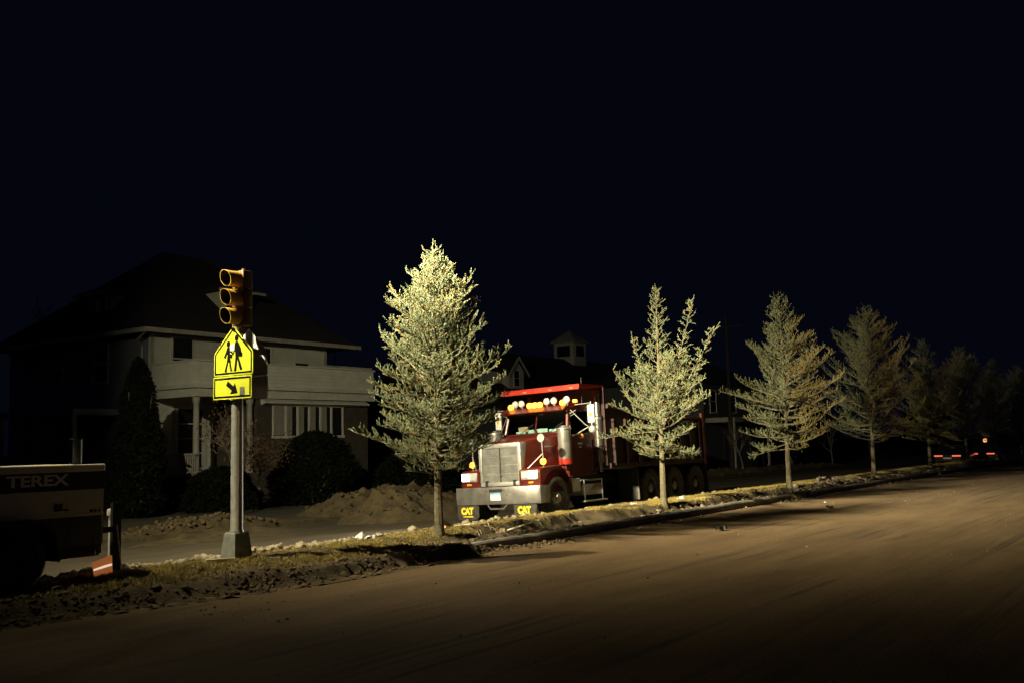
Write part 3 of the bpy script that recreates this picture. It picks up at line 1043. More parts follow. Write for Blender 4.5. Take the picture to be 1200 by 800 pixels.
# signal head: three sections, hoods pointing down the street
hy = 11.45 - 11.69
hd = MB()
for zc in (4.07, 3.80, 3.53):
    hd.box((-0.2, hy - 0.125, zc - 0.131), (-0.02, hy + 0.125, zc + 0.131), 0.02)
hd.box((-0.12, hy - 0.03, 3.36), (-0.06, hy + 0.03, 3.41))
hd.tube([(-0.09, hy, 3.38), (-0.09, hy, 3.3), (-0.02, -0.06, 3.28), (0.0, 0, 3.28)], 0.022, 8)
hd.tube([(-0.09, hy, 4.18), (-0.09, hy, 4.24)], 0.03, 8)
head = hd.build('signal_head', 'sig_housing', sp, smooth=True)
dk = MB()
for i, zc in enumerate((4.07, 3.80, 3.53)):
    v = MB()
    # tunnel visor: 300 degree hood with a sloped mouth, open below
    rings = []
    a0, a1, n = R(-82), R(262), 34
    Lh = 0.25
    for rr_, sgn in ((0.117, 1),):
        out_ = []
        for xx in (0.0, 0.5, 1.0):
            row = []
            for kk in range(n + 1):
                a = a0 + (a1 - a0) * kk / n
                reach = Lh * (0.86 + 0.14 * math.sin(a))
                row.append((-0.2 - reach * xx, hy - 0.115 * math.cos(a), zc + 0.115 * math.sin(a)))
            out_.append(row)
        rings = out_
    inner = [[(x - 0.0, hy + (y - hy) * 0.955, zc + (z - zc) * 0.955) for (x, y, z) in row] for row in rings]
    v.loft(rings, closed=False, caps=False)
    inn = MB().loft(inner, closed=False, caps=False)
    lip = []
    v.loft([rings[-1], inner[-1]], closed=False, caps=False)
    v.loft([rings[0], [(-0.2, y * 1.0, z) for (x, y, z) in inner[0]]], closed=False, caps=False)
    vo = v.build('visor', 'sig_yellow', head, smooth=True)
    inn.build('visor_lining', 'black', vo, smooth=True)
    MB().lathe([(0.0, -0.222), (0.06, -0.216), (0.1, -0.203), (0.1, -0.199)], (0, hy, zc), 'x', 20).build('lens', M['black'], head, smooth=True)
    bt = MB()
    bt.box((-0.19, hy - 0.02, zc - 0.158), (-0.13, hy + 0.02, zc - 0.128))
    bt.build('coupling', 'sig_yellow', head)

# ------------------------------------------------------------------ trailer light tower (its lamps light the street)
lt = thing('light_tower', 'white and black trailer light tower with mast, parked at the end of the median', 'light tower', 7.38, 11.75, 0.2)
# local: x runs along (negative = away from the signal pole), y across, z up
LX = -3.9
body = MB()
prof = [(0.0, 0.42), (0.0, 1.30), (0.03, 1.395), (0.09, 1.42), (1.41, 1.42), (1.47, 1.395), (1.5, 1.30), (1.5, 0.42)]
mbx = [[(x, p[0], p[1]) for p in prof] for x in (LX, -0.0)]
body.loft(mbx)
lb = body.build('canopy', 'tower_white', lt, smooth=True)
mb = MB()
mb.box((LX - 0.01, -0.02, 1.335), (0.012, 0.05, 1.425), 0.018)
mb.build('roof_rail', 'tower_white', lb)
mb = MB(); mb.box((LX + 0.02, -0.006, 1.11), (-0.004, 0.0, 1.333))
stripe = mb.build('side_stripe', 'tower_black', lb)
mtx = Matrix.Translation((-0.875, -0.0075, 1.235)) @ Matrix.Rotation(R(90), 4, 'X')
text_mesh('lettering', 'TEREX', 0.185, 'letter_grey', stripe, mtx, 1.42, 0.0055, 0.002)
mb = MB()
mb.box((LX + 0.01, -0.015, 0.79), (0.006, 0.02, 0.815), 0.004)
mb.build('panel_seam', 'tower_white', lb)
mb = MB()
mb.box((-0.66, -0.03, 0.86), (-0.56, 0.0, 0.95), 0.01)
mb.box((-0.54, -0.015, 0.86), (-0.48, 0.0, 0.885))
mb.build('latch', 'black', lb)
mb = MB()
for (x0, x1, z0_, z1_) in ((-0.67, -0.55, 0.985, 1.05), (-0.9, -0.76, 0.91, 0.945), (-0.98, -0.93, 0.9, 0.94), (-0.47, -0.42, 0.92, 0.955), (-0.38, -0.3, 0.9, 0.925)):
    mb = MB(); mb.box((x0, -0.004, z0_), (x1, 0.0, z1_)); mb.build('warning_decal', 'letter_grey', lb)
mb = MB()
for k_ in range(3):
    mb.lathe([(0.0, -0.012), (0.022 - 0.003 * k_, -0.01), (0.022 - 0.003 * k_, 0.0)], (-0.17 + 0.055 * k_, 0, 0.84), 'y', 10)
mb.build('port', 'black', lb)
mb = MB()
mb.box((LX + 0.05, 0.0, 0.3), (-0.02, 0.06, 0.78))
mb.box((LX + 0.05, 1.44, 0.3), (-0.02, 1.5, 0.78))
mb.box((LX + 0.05, 0.05, 0.27), (-0.02, 1.45, 0.36))
mb.build('chassis', 'tower_black', lt)
mb = MB()
pts = [(-1.62, 0.3), (-1.56, 0.62), (-1.4, 0.76), (-0.9, 0.76), (-0.74, 0.62), (-0.68, 0.3)]
pts2 = [(p[0], p[1]) for p in pts] + [(p[0] * 0.96 + -1.15 * 0.04, p[1] - 0.03) for p in pts[::-1]]
mb.prism(pts2, -0.22, 0.02, 'xz')
mb.build('fender', 'tower_black', lt)
for yy in (-0.1, 1.6):
    w = MB().lathe([(0.05, -0.09), (0.17, -0.09), (0.2, -0.07), (0.2, 0.07), (0.05, 0.09)], (-1.15, yy, 0.3), 'y', 24).build('wheel', 'rubber', lt, smooth=True)
    MB().lathe([(0.2, -0.095), (0.27, -0.1), (0.305, -0.07), (0.31, 0.0), (0.305, 0.07), (0.27, 0.1), (0.2, 0.095)], (-1.15, yy, 0.3), 'y', 30).build('tyre', 'rubber', w, smooth=True)
mb = MB(); mb.tube([(LX, 0.75, 0.35), (LX - 1.1, 0.75, 0.35)], 0.05, 8); mb.build('drawbar', 'tower_black', lt)
mb = MB(); mb.tube([(-0.22, 0.25, 1.41), (-0.22, 0.25, 1.74)], 0.055, 14); mb.box((-0.3, 0.2, 1.74), (-0.17, 0.3, 1.755)); mb.build('exhaust_pipe', 'black', lt, smooth=True)
# rear outrigger leg with reflective tape and the orange plate, glow added by emission
mb = MB(); mb.box((0.12, -0.03, 0.0), (0.24, 0.03, 0.92)); mb.box((0.0, -0.02, 0.55), (0.13, 0.02, 0.62)); mb.box((0.06, -0.08, -0.03), (0.3, 0.08, 0.0))
og = mb.build('outrigger', 'tower_black', lt)
mb = MB()
for k_ in range(7):
    z1 = 0.64 - k_ * 0.092
    mb.prism([(0.175 + k_ * 0.012 - 0.008, z1), (0.175 + k_ * 0.012 + 0.01, z1), (0.186 + k_ * 0.012 + 0.01, z1 - 0.082), (0.186 + k_ * 0.012 - 0.008, z1 - 0.082)], -0.034, -0.031, 'xz')
mb.build('reflective_tape', 'reflect_white', og)
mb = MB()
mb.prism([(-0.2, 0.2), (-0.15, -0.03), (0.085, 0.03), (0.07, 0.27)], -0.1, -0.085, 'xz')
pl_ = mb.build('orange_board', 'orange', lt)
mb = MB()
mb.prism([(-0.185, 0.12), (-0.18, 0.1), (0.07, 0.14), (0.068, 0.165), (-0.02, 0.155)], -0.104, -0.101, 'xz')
mb.build('marker_strip', 'strip_glow', pl_)
mb = MB(); mb.tube([(-0.16, -0.09, 0.3), (-0.16, -0.05, 0.5)], 0.01, 6); mb.build('board_hanger', 'black', lt)
# mast and lamp head
mst = MB()
mst.tube([(-2.5, 1.6, 0.4), (-2.5, 1.6, 3.4)], 0.09, 12)
mst.tube([(-2.5, 1.6, 3.2), (-2.5, 1.6, 6.0)], 0.07, 12)
mst.tube([(-2.5, 1.6, 5.8), (-2.5, 1.6, 8.0)], 0.05, 12)
ms = mst.build('mast', 'galv', lt, smooth=True)
mb = MB(); mb.box((-2.46, 1.2, 7.96), (-2.54, 2.3, 8.04)); mb.build('crossbar', 'galv', ms)
LAMPS = []
for k_, yy in enumerate((1.3, 1.0, 0.7, 0.4)):
    hs = MB()
    c = (-2.28, 0.9 + yy, 8.0)
    hs.lathe([(0.05, -0.16), (0.1, -0.14), (0.16, -0.02), (0.185, 0.1), (0.19, 0.12), (0.175, 0.12), (0.15, 0.0)], c, 'x', 24)
    ho = hs.build('floodlight', 'galv', lt, smooth=True)
    MB().lathe([(0.0, 0.09), (0.172, 0.09)], c, 'x', 20).build('lens', 'lens_lit', ho)
    LAMPS.append(c)


def tow(c, dx=0.14):
    return W(7.38 + c[0] + dx, 11.75 + c[1], 0.2 + c[2])


def aim(az, el, d=30.0):
    """point at azimuth az (degrees from the street axis, + away from the camera) and elevation el seen from the lamp head"""
    c_ = 7.38 - 2.3, 13.5, 8.2
    return W(c_[0] + d * math.cos(R(az)) * math.cos(R(el)), c_[1] + d * math.sin(R(az)) * math.cos(R(el)), c_[2] + d * math.sin(R(el)))


def flood(idx, az, el, power, n, radius=0.1, spill=0.0):
    """one reflector lamp: intensity falls off as cos^n of the angle from its axis, like a real floodlight"""
    o = spot('floodlight_beam', tow(LAMPS[idx]), aim(az, el), power, 178, 0.3, LIGHT_COL, radius, lt)
    l = o.data
    l.use_nodes = True
    nt = l.node_tree
    N, L = nt.nodes, nt.links
    em = [x for x in N if x.type == 'EMISSION'][0]
    tc = N.new('ShaderNodeTexCoord')
    sx = N.new('ShaderNodeSeparateXYZ')
    L.new(tc.outputs['Normal'], sx.inputs[0])
    ab = N.new('ShaderNodeMath'); ab.operation = 'ABSOLUTE'
    L.new(sx.outputs['Z'], ab.inputs[0])
    pw = N.new('ShaderNodeMath'); pw.operation = 'POWER'; pw.inputs[1].default_value = n
    L.new(ab.outputs[0], pw.inputs[0])
    fl0 = N.new('ShaderNodeMath'); fl0.operation = 'MAXIMUM'; fl0.inputs[1].default_value = spill
    L.new(pw.outputs[0], fl0.inputs[0])
    L.new(fl0.outputs[0], em.inputs['Strength'])
    return o


WIDE, MED, ROADB, FARB = 17500, 52000, 34000, 38000
flood(0, 3, -25, WIDE, 5.0, 0.05, 0.013)
flood(1, -10.5, -17.5, MED, 52)
flood(2, -23, -17, ROADB, 24)
flood(3, -15, -14.5, FARB, 60)
# unseen shield added to the first lamp to keep the house flank dark
c = LAMPS[0]
mb = MB()
mb.prism([(c[0] + 0.05, c[1] + 0.2), (c[0] + 0.725, c[1] + 0.655), (c[0] + 0.715, c[1] + 0.668), (c[0] + 0.042, c[1] + 0.213)], c[2] - 0.7, c[2] + 0.3, 'xy')
mb.build('barn_door', 'black', lt)

# ------------------------------------------------------------------ red dump truck (local x = metres behind the bumper face, y towards the far side)
tk = thing('dump_truck', 'red dump truck with chrome grille, headlights on and yellow marked mudflaps under its bumper', 'dump truck', 19.36, 14.404, -0.131, R(-0.59))
tk.rotation_euler = (R(-2.3), 0, TH + R(-0.59))
NS = -1.275


def both(fn):
    for s in (-1, 1):
        fn(s)


# bumper
mb = MB()
ringb = []
for (y, x) in ((-1.3, 0.2), (-1.27, 0.06), (-1.18, 0.0), (1.18, 0.0), (1.27, 0.06), (1.3, 0.2)):
    ringb.append([(x, y, 0.44), (x - 0.012, y, 0.47), (x - 0.012, y, 0.82), (x, y, 0.85), (x + 0.2, y, 0.85), (x + 0.2, y, 0.44)])
mb.loft(ringb)
bp = mb.build('bumper', 'steel', tk, smooth=True)
mb = MB(); mb.box((-0.02, -0.2, 0.735), (-0.0125, 0.2, 0.8), 0.003); mb.build('tow_slot', 'black', bp)
for y in (-0.26, 0.26):
    MB().lathe([(0, -0.03), (0.018, -0.028), (0.018, -0.01)], (0, y, 0.765), 'x', 10).build('bolt', 'chrome', bp)
    MB().lathe([(0, -0.03), (0.014, -0.028), (0.014, -0.01)], (0, y * 1.25, 0.64), 'x', 10).build('bolt', 'chrome', bp)
M['plate'] = None
m_, nt_, b_ = new_mat('plate')
tc_ = nt_.nodes.new('ShaderNodeTexCoord'); sp_ = nt_.nodes.new('ShaderNodeSeparateXYZ'); rp_ = nt_.nodes.new('ShaderNodeMapRange')
nt_.links.new(tc_.outputs['Object'], sp_.inputs[0]); nt_.links.new(sp_.outputs['Z'], rp_.inputs['Value'])
rp_.inputs['From Min'].default_value = 0.52; rp_.inputs['From Max'].default_value = 0.72
cr_ = nt_.nodes.new('ShaderNodeValToRGB')
cr_.color_ramp.elements[0].color = (0.75, 0.78, 0.78, 1); cr_.color_ramp.elements[0].position = 0.35
cr_.color_ramp.elements[1].color = (0.12, 0.36, 0.68, 1); cr_.color_ramp.elements[1].position = 1.0
nt_.links.new(rp_.outputs['Result'], cr_.inputs['Fac']); nt_.links.new(cr_.outputs['Color'], b_.inputs['Base Color'])
M['plate'] = m_
mb = MB(); mb.box((-0.032, -0.155, 0.53), (-0.022, 0.155, 0.71), 0.006); mb.build('licence_plate', 'plate', bp)
mb = MB()
mb.tube([(0.05, -0.32, 0.46), (0.02, -0.2, 0.33), (0.02, 0.2, 0.33), (0.05, 0.32, 0.46)], 0.022, 8)
mb.build('tow_bar', 'steel', bp)
for yc in (-0.82, 0.9):
    mb = MB()
    mb.prism([(yc - 0.33, 0.43), (yc + 0.33, 0.43), (yc + 0.33, 0.16), (yc + 0.3, 0.09), (yc - 0.3, 0.09), (yc - 0.33, 0.16)], 0.03, 0.045, 'yz')
    fl_ = mb.build('bumper_flap', 'rubber', tk)
    mtx = Matrix.Translation((0.026, yc + 0.03, 0.285)) @ Matrix(((0, 0, -1, 0), (-1, 0, 0, 0), (0, 1, 0, 0), (0, 0, 0, 1)))
    text_mesh('flap_lettering', 'CAT', 0.215, 'flag_yellow', fl_, mtx, 0.86, 0.0145, 0.002)
    mb = MB(); mb.box((0.0235, yc - 0.15, 0.145), (0.0285, yc + 0.16, 0.17)); mb.build('flap_stripe', 'flag_yellow', fl_)
# grille: chrome surround, vertical bars, centre bar
gy0, gz0, gz1 = 0.62, 0.9, 1.86
mb = MB()
mb.box((0.2, -gy0 - 0.02, gz0 - 0.02), (0.5, -gy0 + 0.085, gz1), 0.02)
mb.box((0.2, gy0 - 0.085, gz0 - 0.02), (0.5, gy0 + 0.02, gz1), 0.02)
mb.box((0.203, -gy0 - 0.01, gz1 - 0.09), (0.5, gy0 + 0.01, gz1 + 0.035), 0.03)
mb.box((0.203, -gy0, gz0 - 0.04), (0.5, gy0, gz0 + 0.06), 0.02)
gr = mb.build('grille_surround', 'alu', tk, smooth=True)
mb = MB()
for i in range(46):
    y = -gy0 + 0.1 + i * (2 * gy0 - 0.2) / 45
    mb.box((0.235, y - 0.0065, gz0 + 0.05), (0.265, y + 0.0065, gz1 - 0.08))
for i in range(1, 4):
    z = gz0 + 0.05 + i * (gz1 - gz0 - 0.13) / 4
    mb.box((0.2305, -gy0 + 0.08, z - 0.006), (0.2345, gy0 - 0.08, z + 0.006))
mb.build('grille_bars', 'alu', gr)
mb = MB(); mb.box((0.222, -0.022, gz0 + 0.055), (0.23, 0.022, gz1 - 0.085)); mb.build('grille_centre_bar', 'chrome', gr)
mb = MB(); mb.box((0.3, -gy0 + 0.08, gz0 + 0.05), (0.31, gy0 - 0.08, gz1 - 0.08)); mb.build('radiator', 'black', gr)
# hood
rings = []
for (x, w, zt, zl) in ((0.34, 0.625, 1.875, 1.0), (0.7, 0.68, 1.97, 1.0), (1.2, 0.76, 2.05, 1.05), (1.78, 0.86, 2.12, 1.05)):
    r_ = 0.1
    prof = []
    for sgn in (1, -1):
        arc = [(w - r_ + r_ * math.cos(R(q)), zt - r_ - 0.02 + r_ * math.sin(R(q))) for q in range(0, 91, 18)]
        arc = [(w + 0.02, zl)] + arc
        arc.append((w * 0.45, zt + 0.012))
        if sgn == -1:
            arc = [(-a_, b2) for a_, b2 in arc][::-1]
        prof += arc
    rings.append([(x, y, z) for y, z in prof])
mb = MB(); mb.loft(rings); hood = mb.build('hood', 'red', tk, smooth=True)
for s in (-1, 1):
    mb = MB(); mb.box((1.0, s * 0.815, 1.74), (1.42, s * 0.79, 1.775), 0.006); mb.build('hood_badge', 'chrome', hood)
# front fenders
AXF = 0.88
for s in (-1, 1):
    mb = MB()
    yin, yout = s * 0.6, s * 1.2
    arch = [(AXF - 0.64 * math.cos(R(q)), 0.53 + 0.64 * math.sin(R(q))) for q in range(8, 173, 9)]
    outer = [(0.17, 0.87), (0.17, 1.2), (0.22, 1.255), (0.45, 1.27), (0.68, 1.29), (1.0, 1.3), (1.25, 1.2), (1.44, 1.0), (1.56, 0.72), (1.57, 0.6)]
    poly = outer + arch[::-1] + [(0.24, 0.62)]
    mb.prism(poly, yin, yout, 'xz')
    fd = mb.build('fender', 'red', tk)
    bm = bmesh.new(); bm.from_mesh(fd.data)
    ed = [e for e in bm.edges if all(abs(abs(v.co.y) - 1.2) < 1e-4 for v in e.verts)]
    bmesh.ops.bevel(bm, geom=ed, offset=0.035, segments=3, affect='EDGES', profile=0.5)
    bm.to_mesh(fd.data); bm.free()
    fd.data.polygons.foreach_set('use_smooth', [True] * len(fd.data.polygons)); fd.data.set_sharp_from_angle(angle=R(35))
    mb = MB()
    lip_o = [(AXF - 0.675 * math.cos(R(q)), 0.53 + 0.675 * math.sin(R(q)), yout + s * 0.012) for q in range(8, 173, 9)]
    mb.tube(lip_o, 0.016, 6)
    mb.build('fender_lip', 'rubber', fd, smooth=True)
    # headlight housing, lit outer lamp and unlit inner lamp
    hb = MB()
    hb.box((0.13, s * 0.665, 0.985), (0.24, s * 1.16, 1.215), 0.02)
    hl = hb.build('headlight', 'alu', tk, smooth=True)
    hb = MB(); hb.box((0.118, s * 0.9, 1.015), (0.135, s * 1.13, 1.19), 0.015); hb.build('lit_lens', 'head_lit', hl)
    hb = MB(); hb.box((0.12, s * 0.69, 1.025), (0.135, s * 0.875, 1.18), 0.015); hb.build('unlit_lens', 'head_dim', hl)
    hb = MB(); hb.box((0.15, s * 0.86, 0.9), (0.172, s * 1.0, 0.945), 0.008); hb.build('marker_lamp', 'amber', fd)
    # turn signal, hood mirror on its rod with a brace
    tl = MB(); tl.lathe([(0.0, -0.05), (0.05, -0.048), (0.075, -0.02), (0.075, 0.03), (0.05, 0.05), (0.0, 0.05)], (0.5, s * 1.08, 1.4), 'x', 18)
    tl.build('turn_signal', 'amber_lit', tk, smooth=True)
    rd = MB()
    rd.tube([(0.52, s * 1.08, 1.27), (0.52, s * 1.06, 1.9)], 0.014, 7)
    rd.tube([(0.28, s * 0.78, 1.25), (0.52, s * 1.06, 1.58)], 0.014, 7)
    hm = rd.build('mirror_rod', 'alu', tk, smooth=True)
    rd = MB(); rd.lathe([(0.0, 0.07), (0.06, 0.06), (0.1, 0.02), (0.105, -0.01), (0.1, -0.02), (0.0, -0.022)], (0.5, s * 1.06, 1.96), 'x', 20)
    rd.build('hood_mirror', 'alu', hm, smooth=True)
# front and rear wheels
TY = [(0.27, -0.13), (0.33, -0.15), (0.45, -0.155), (0.505, -0.135), (0.525, -0.1), (0.528, 0.0), (0.525, 0.1), (0.505, 0.135), (0.45, 0.155), (0.33, 0.15), (0.27, 0.13)]


def wheel(x, y, s, parent, dual=False, front=False):
    w = MB()
    if front:
        w.lathe([(0.275, s * 0.13), (0.26, s * 0.12), (0.25, s * 0.02), (0.18, s * 0.07), (0.15, s * 0.11), (0.1, s * 0.12), (0.09, s * 0.17), (0.0, s * 0.18)], (x, y, 0.528), 'y', 30)
    else:
        w.lathe([(0.275, s * 0.13), (0.26, s * 0.12), (0.25, s * -0.06), (0.16, s * -0.08), (0.14, s * -0.02), (0.12, s * 0.1), (0.0, s * 0.11)], (x, y, 0.528), 'y', 30)
    for k in range(10):
        a = 2 * math.pi * k / 10
        cx, cz = x + 0.2 * math.cos(a), 0.528 + 0.2 * math.sin(a)
        b0 = 0.06 if front else -0.07
        w.lathe([(0.022, s * b0), (0.022, s * (b0 + 0.05)), (0.012, s * (b0 + 0.06)), (0, s * (b0 + 0.06))], (cx, y, cz), 'y', 8)
    wo = w.build('wheel', 'alu' if front else 'steel', parent, smooth=True)
    t = MB(); t.lathe(TY, (x, y, 0.528), 'y', 44)
    # tread blocks
    for k in range(56):
        a = 2 * math.pi * k / 56
        for yy in (-0.09, 0.0, 0.09):
            aa = a + (0.03 if yy == 0 else 0)
            mtx = Matrix.Translation((x, y + yy, 0.528)) @ Matrix.Rotation(aa, 4, 'Y')
            t.box((0.518, -0.036, -0.021), (0.537, 0.036, 0.021), 0, mtx)
    t.build('tyre', 'tyre', wo, smooth=True)


for s in (-1, 1):
    wheel(AXF, s * 1.06, s, tk, front=True)
for x in (5.55, 6.98, 8.35):
    for s in (-1, 1):
        wheel(x, s * 1.08, s, tk)
        wheel(x, s * 0.75, s, tk)
# frame, axles, fuel tank, steps
mb = MB()
for s in (-1, 1):
    mb.box((0.2, s * 0.38, 0.72), (8.95, s * 0.46, 1.0))
for x in (AXF, 5.55, 6.98, 8.35):
    mb.tube([(x, -0.95, 0.528), (x, 0.95, 0.528)], 0.075, 10)
for x in (1.9, 3.4, 5.0, 7.6, 8.8):
    mb.box((x - 0.05, -0.38, 0.76), (x + 0.05, 0.38, 0.96))
mb.box((0.5, -0.36, 0.62), (1.7, 0.36, 1.2))
mb.build('frame', 'black', tk)
for s in (-1, 1):
    mb = MB(); mb.box((1.6, s * 1.16, 0.62), (1.98, s * 0.62, 0.94), 0.02); mb.build('battery_box', 'wmetal', tk, smooth=True)
    mb = MB()
    mb.box((2.0, s * 1.18, 0.5), (3.0, s * 0.6, 0.8), 0.05)
    tko = mb.build('fuel_tank', 'steel', tk, smooth=True)
    mb = MB()
    mb.box((1.98, s * 1.17, 0.86), (3.02, s * 0.7, 0.9), 0.01)
    mb.box((2.0, s * 1.25, 0.34), (3.1, s * 1.1, 0.38), 0.01)
    for x in (2.1, 2.95):
        mb.box((x - 0.02, s * 1.2, 0.38), (x + 0.02, s * 1.185, 0.9))
    mb.build('step', 'alu', tk)
# cab shell: floor, firewall, rear wall, pillars, roof, doors
CX0, CX1, CW = 1.78, 3.05, 1.0
mb = MB()
mb.box((CX0, -CW + 0.02, 1.0), (CX1, CW - 0.02, 1.08))
mb.box((CX0, -CW + 0.01, 1.0), (CX0 + 0.06, CW - 0.01, 2.14), 0.015)
mb.box((CX1 - 0.05, -CW + 0.01, 1.0), (CX1, CW - 0.01, 2.8), 0.015)
rf = []
for x, zt, wsc in ((1.83, 2.70, 0.93), (1.9, 2.78, 0.95), (2.3, 2.85, 0.97), (2.9, 2.85, 0.97), (3.04, 2.8, 0.96)):
    rf.append([(x, y * wsc, z) for y, z in ((-1.0, 2.62), (-1.0, zt - 0.08), (-0.9, zt), (0.0, zt + 0.03), (0.9, zt), (1.0, zt - 0.08), (1.0, 2.62))])
mb.loft(rf)
for s in (-1, 1):
    mb.tube([(1.80, s * 0.965, 2.08), (1.96, s * 0.91, 2.68)], 0.045, 8)
    mb.box((2.86, s * 0.98, 1.9), (3.04, s * 0.93, 2.72), 0.012)
mb.tube([(1.79, 0.0, 2.12), (1.95, 0.0, 2.7)], 0.02, 6)
cab = mb.build('cab', 'red', tk, smooth=True)
for s in (-1, 1):
    mb = MB()
    mb.prism([(1.84, 0.98), (2.86, 0.98), (2.86, 2.08), (1.84, 2.0)], s * 0.95, s * 1.005, 'xz')
    dr = mb.build('door', 'red', tk)
    mb = MB(); mb.prism([(1.93, 2.02), (2.86, 2.08), (2.86, 2.64), (2.06, 2.64)], s * 0.962, s * 0.968, 'xz'); mb.build('side_window', 'glass', dr)
    mb = MB(); mb.box((2.6, s * 1.005, 1.72), (2.78, s * 1.03, 1.76), 0.008); mb.build('door_handle', 'chrome', dr)
    mb = MB(); mb.box((2.2, s * 1.0055, 1.78), (2.42, s * 1.0085, 1.83)); mb.box((2.25, s * 1.0055, 1.7), (2.36, s * 1.0085, 1.735)); mb.build('door_decal', 'letter_grey', dr)
for (y0, y1) in ((-0.93, -0.025), (0.025, 0.93)):
    mb = MB()
    mb.loft([[(1.775, y0, 2.125), (1.785, y0, 2.125), (1.785, y1, 2.125), (1.775, y1, 2.125)],
             [(1.945, y0 * 0.96, 2.69), (1.955, y0 * 0.96, 2.69), (1.955, y1 * 0.96, 2.69), (1.945, y1 * 0.96, 2.69)]])
    mb.build('windshield', 'glass', tk)
mb = MB()
for y in (-0.5, 0.42):
    mb.tube([(1.74, y, 2.135), (1.80, y - 0.2, 2.27), (1.83, y - 0.35, 2.36)], 0.009, 5)
mb.build('wiper', 'black', tk)
# sun visor, marker and work lamps
mb = MB()
mb.prism([(1.62, 2.66), (1.65, 2.64), (1.92, 2.76), (1.92, 2.8), (1.85, 2.79)], -0.98, 0.98, 'xz')
vz = mb.build('sun_visor', 'red', tk)
for (y, kind) in ((0.76, 'a'), (0.63, 'w'), (0.43, 'w'), (0.16, 'a'), (0.0, 'a'), (-0.16, 'a'), (-0.36, 'w'), (-0.58, 'w'), (-0.86, 'a'), (-0.97, 'w')):
    if kind == 'a':
        mb = MB(); mb.lathe([(0.0, -0.06), (0.045, -0.052), (0.072, -0.02), (0.08, 0.04), (0.0, 0.06)], (1.82, y, 2.84), 'x', 16)
        mb.build('marker_lamp', 'amber_lit', tk, smooth=True)
    else:
        mb = MB()
        mb.lathe([(0.0, -0.05), (0.06, -0.045), (0.088, -0.02), (0.095, 0.0), (0.07, 0.06), (0.0, 0.08)], (1.86, y, 2.91), 'x', 18)
        mb.tube([(1.88, y, 2.76), (1.88, y, 2.86)], 0.014, 6)
        mb.build('work_lamp', 'lamp_white', tk, smooth=True)
# cab protector of the dump body, its bright front lip
mb = MB()
mb.prism([(2.05, 3.17), (2.08, 3.30), (3.25, 3.30), (3.25, 3.24), (2.12, 3.24), (2.1, 3.17)], -1.23, 1.23, 'xz')
cp = mb.build('cab_protector', 'red_bright', tk)
for y in (-1.0, -0.35, 0.45):
    mb = MB(); mb.box((2.045, y - 0.05, 3.2), (2.062, y + 0.05, 3.235), 0.006); mb.build('clearance_lamp', 'red_marker', cp)
# dump body
mb = MB()
mb.box((3.2, -1.25, 1.2), (3.28, 1.25, 3.26), 0.01)
for s in (-1, 1):
    mb.prism([(3.28, 1.2), (8.95, 1.2), (8.95, 2.45), (5.0, 2.55), (3.28, 2.75)], s * 1.25, s * 1.2, 'xz')
    for i in range(9):
        x = 3.55 + i * 0.63
        mb.box((x - 0.05, s * 1.252, 1.2), (x + 0.05, s * 1.33, 2.42), 0.008)
    mb.tube([(3.28, s * 1.27, 2.75), (5.0, s * 1.27, 2.55), (8.95, s * 1.27, 2.45)], 0.06, 8)
    mb.box((3.28, s * 1.252, 1.13), (8.95, s * 1.31, 1.27), 0.01)
mb.box((3.28, -1.2, 1.2), (8.95, 1.2, 1.26))
db = mb.build('dump_body', 'redbed', tk)
mb = MB()
mb.box((8.96, -1.24, 1.22), (9.03, 1.24, 2.45), 0.01)
for y in (-1.2, -0.6, 0.0, 0.6, 1.2):
    mb.box((9.031, y - 0.05, 1.22), (9.09, y + 0.05, 2.48))
mb.build('tailgate', 'redbed', tk)
for s in (-1, 1):
    mb = MB(); mb.box((8.78, s * 1.335, 1.1), (8.94, s * 1.255, 2.62), 0.015); mb.build('corner_post', 'red', db)
    mb = MB(); mb.prism([(s * 0.62, 1.08), (s * 1.26, 1.08), (s * 1.26, 0.3), (s * 0.62, 0.3)], 4.75, 4.77, 'yz'); mb.build('mudflap', 'rubber', tk)
    mb = MB(); mb.box((4.72, s * 1.27, 0.25), (4.76, s * 1.05, 0.62), 0.008); mb.build('flap_bracket', 'alu', tk)
    mb = MB(); mb.prism([(s * 0.62, 1.15), (s * 1.26, 1.15), (s * 1.26, 0.25), (s * 0.62, 0.25)], 9.02, 9.04, 'yz'); mb.build('mudflap', 'rubber', tk)
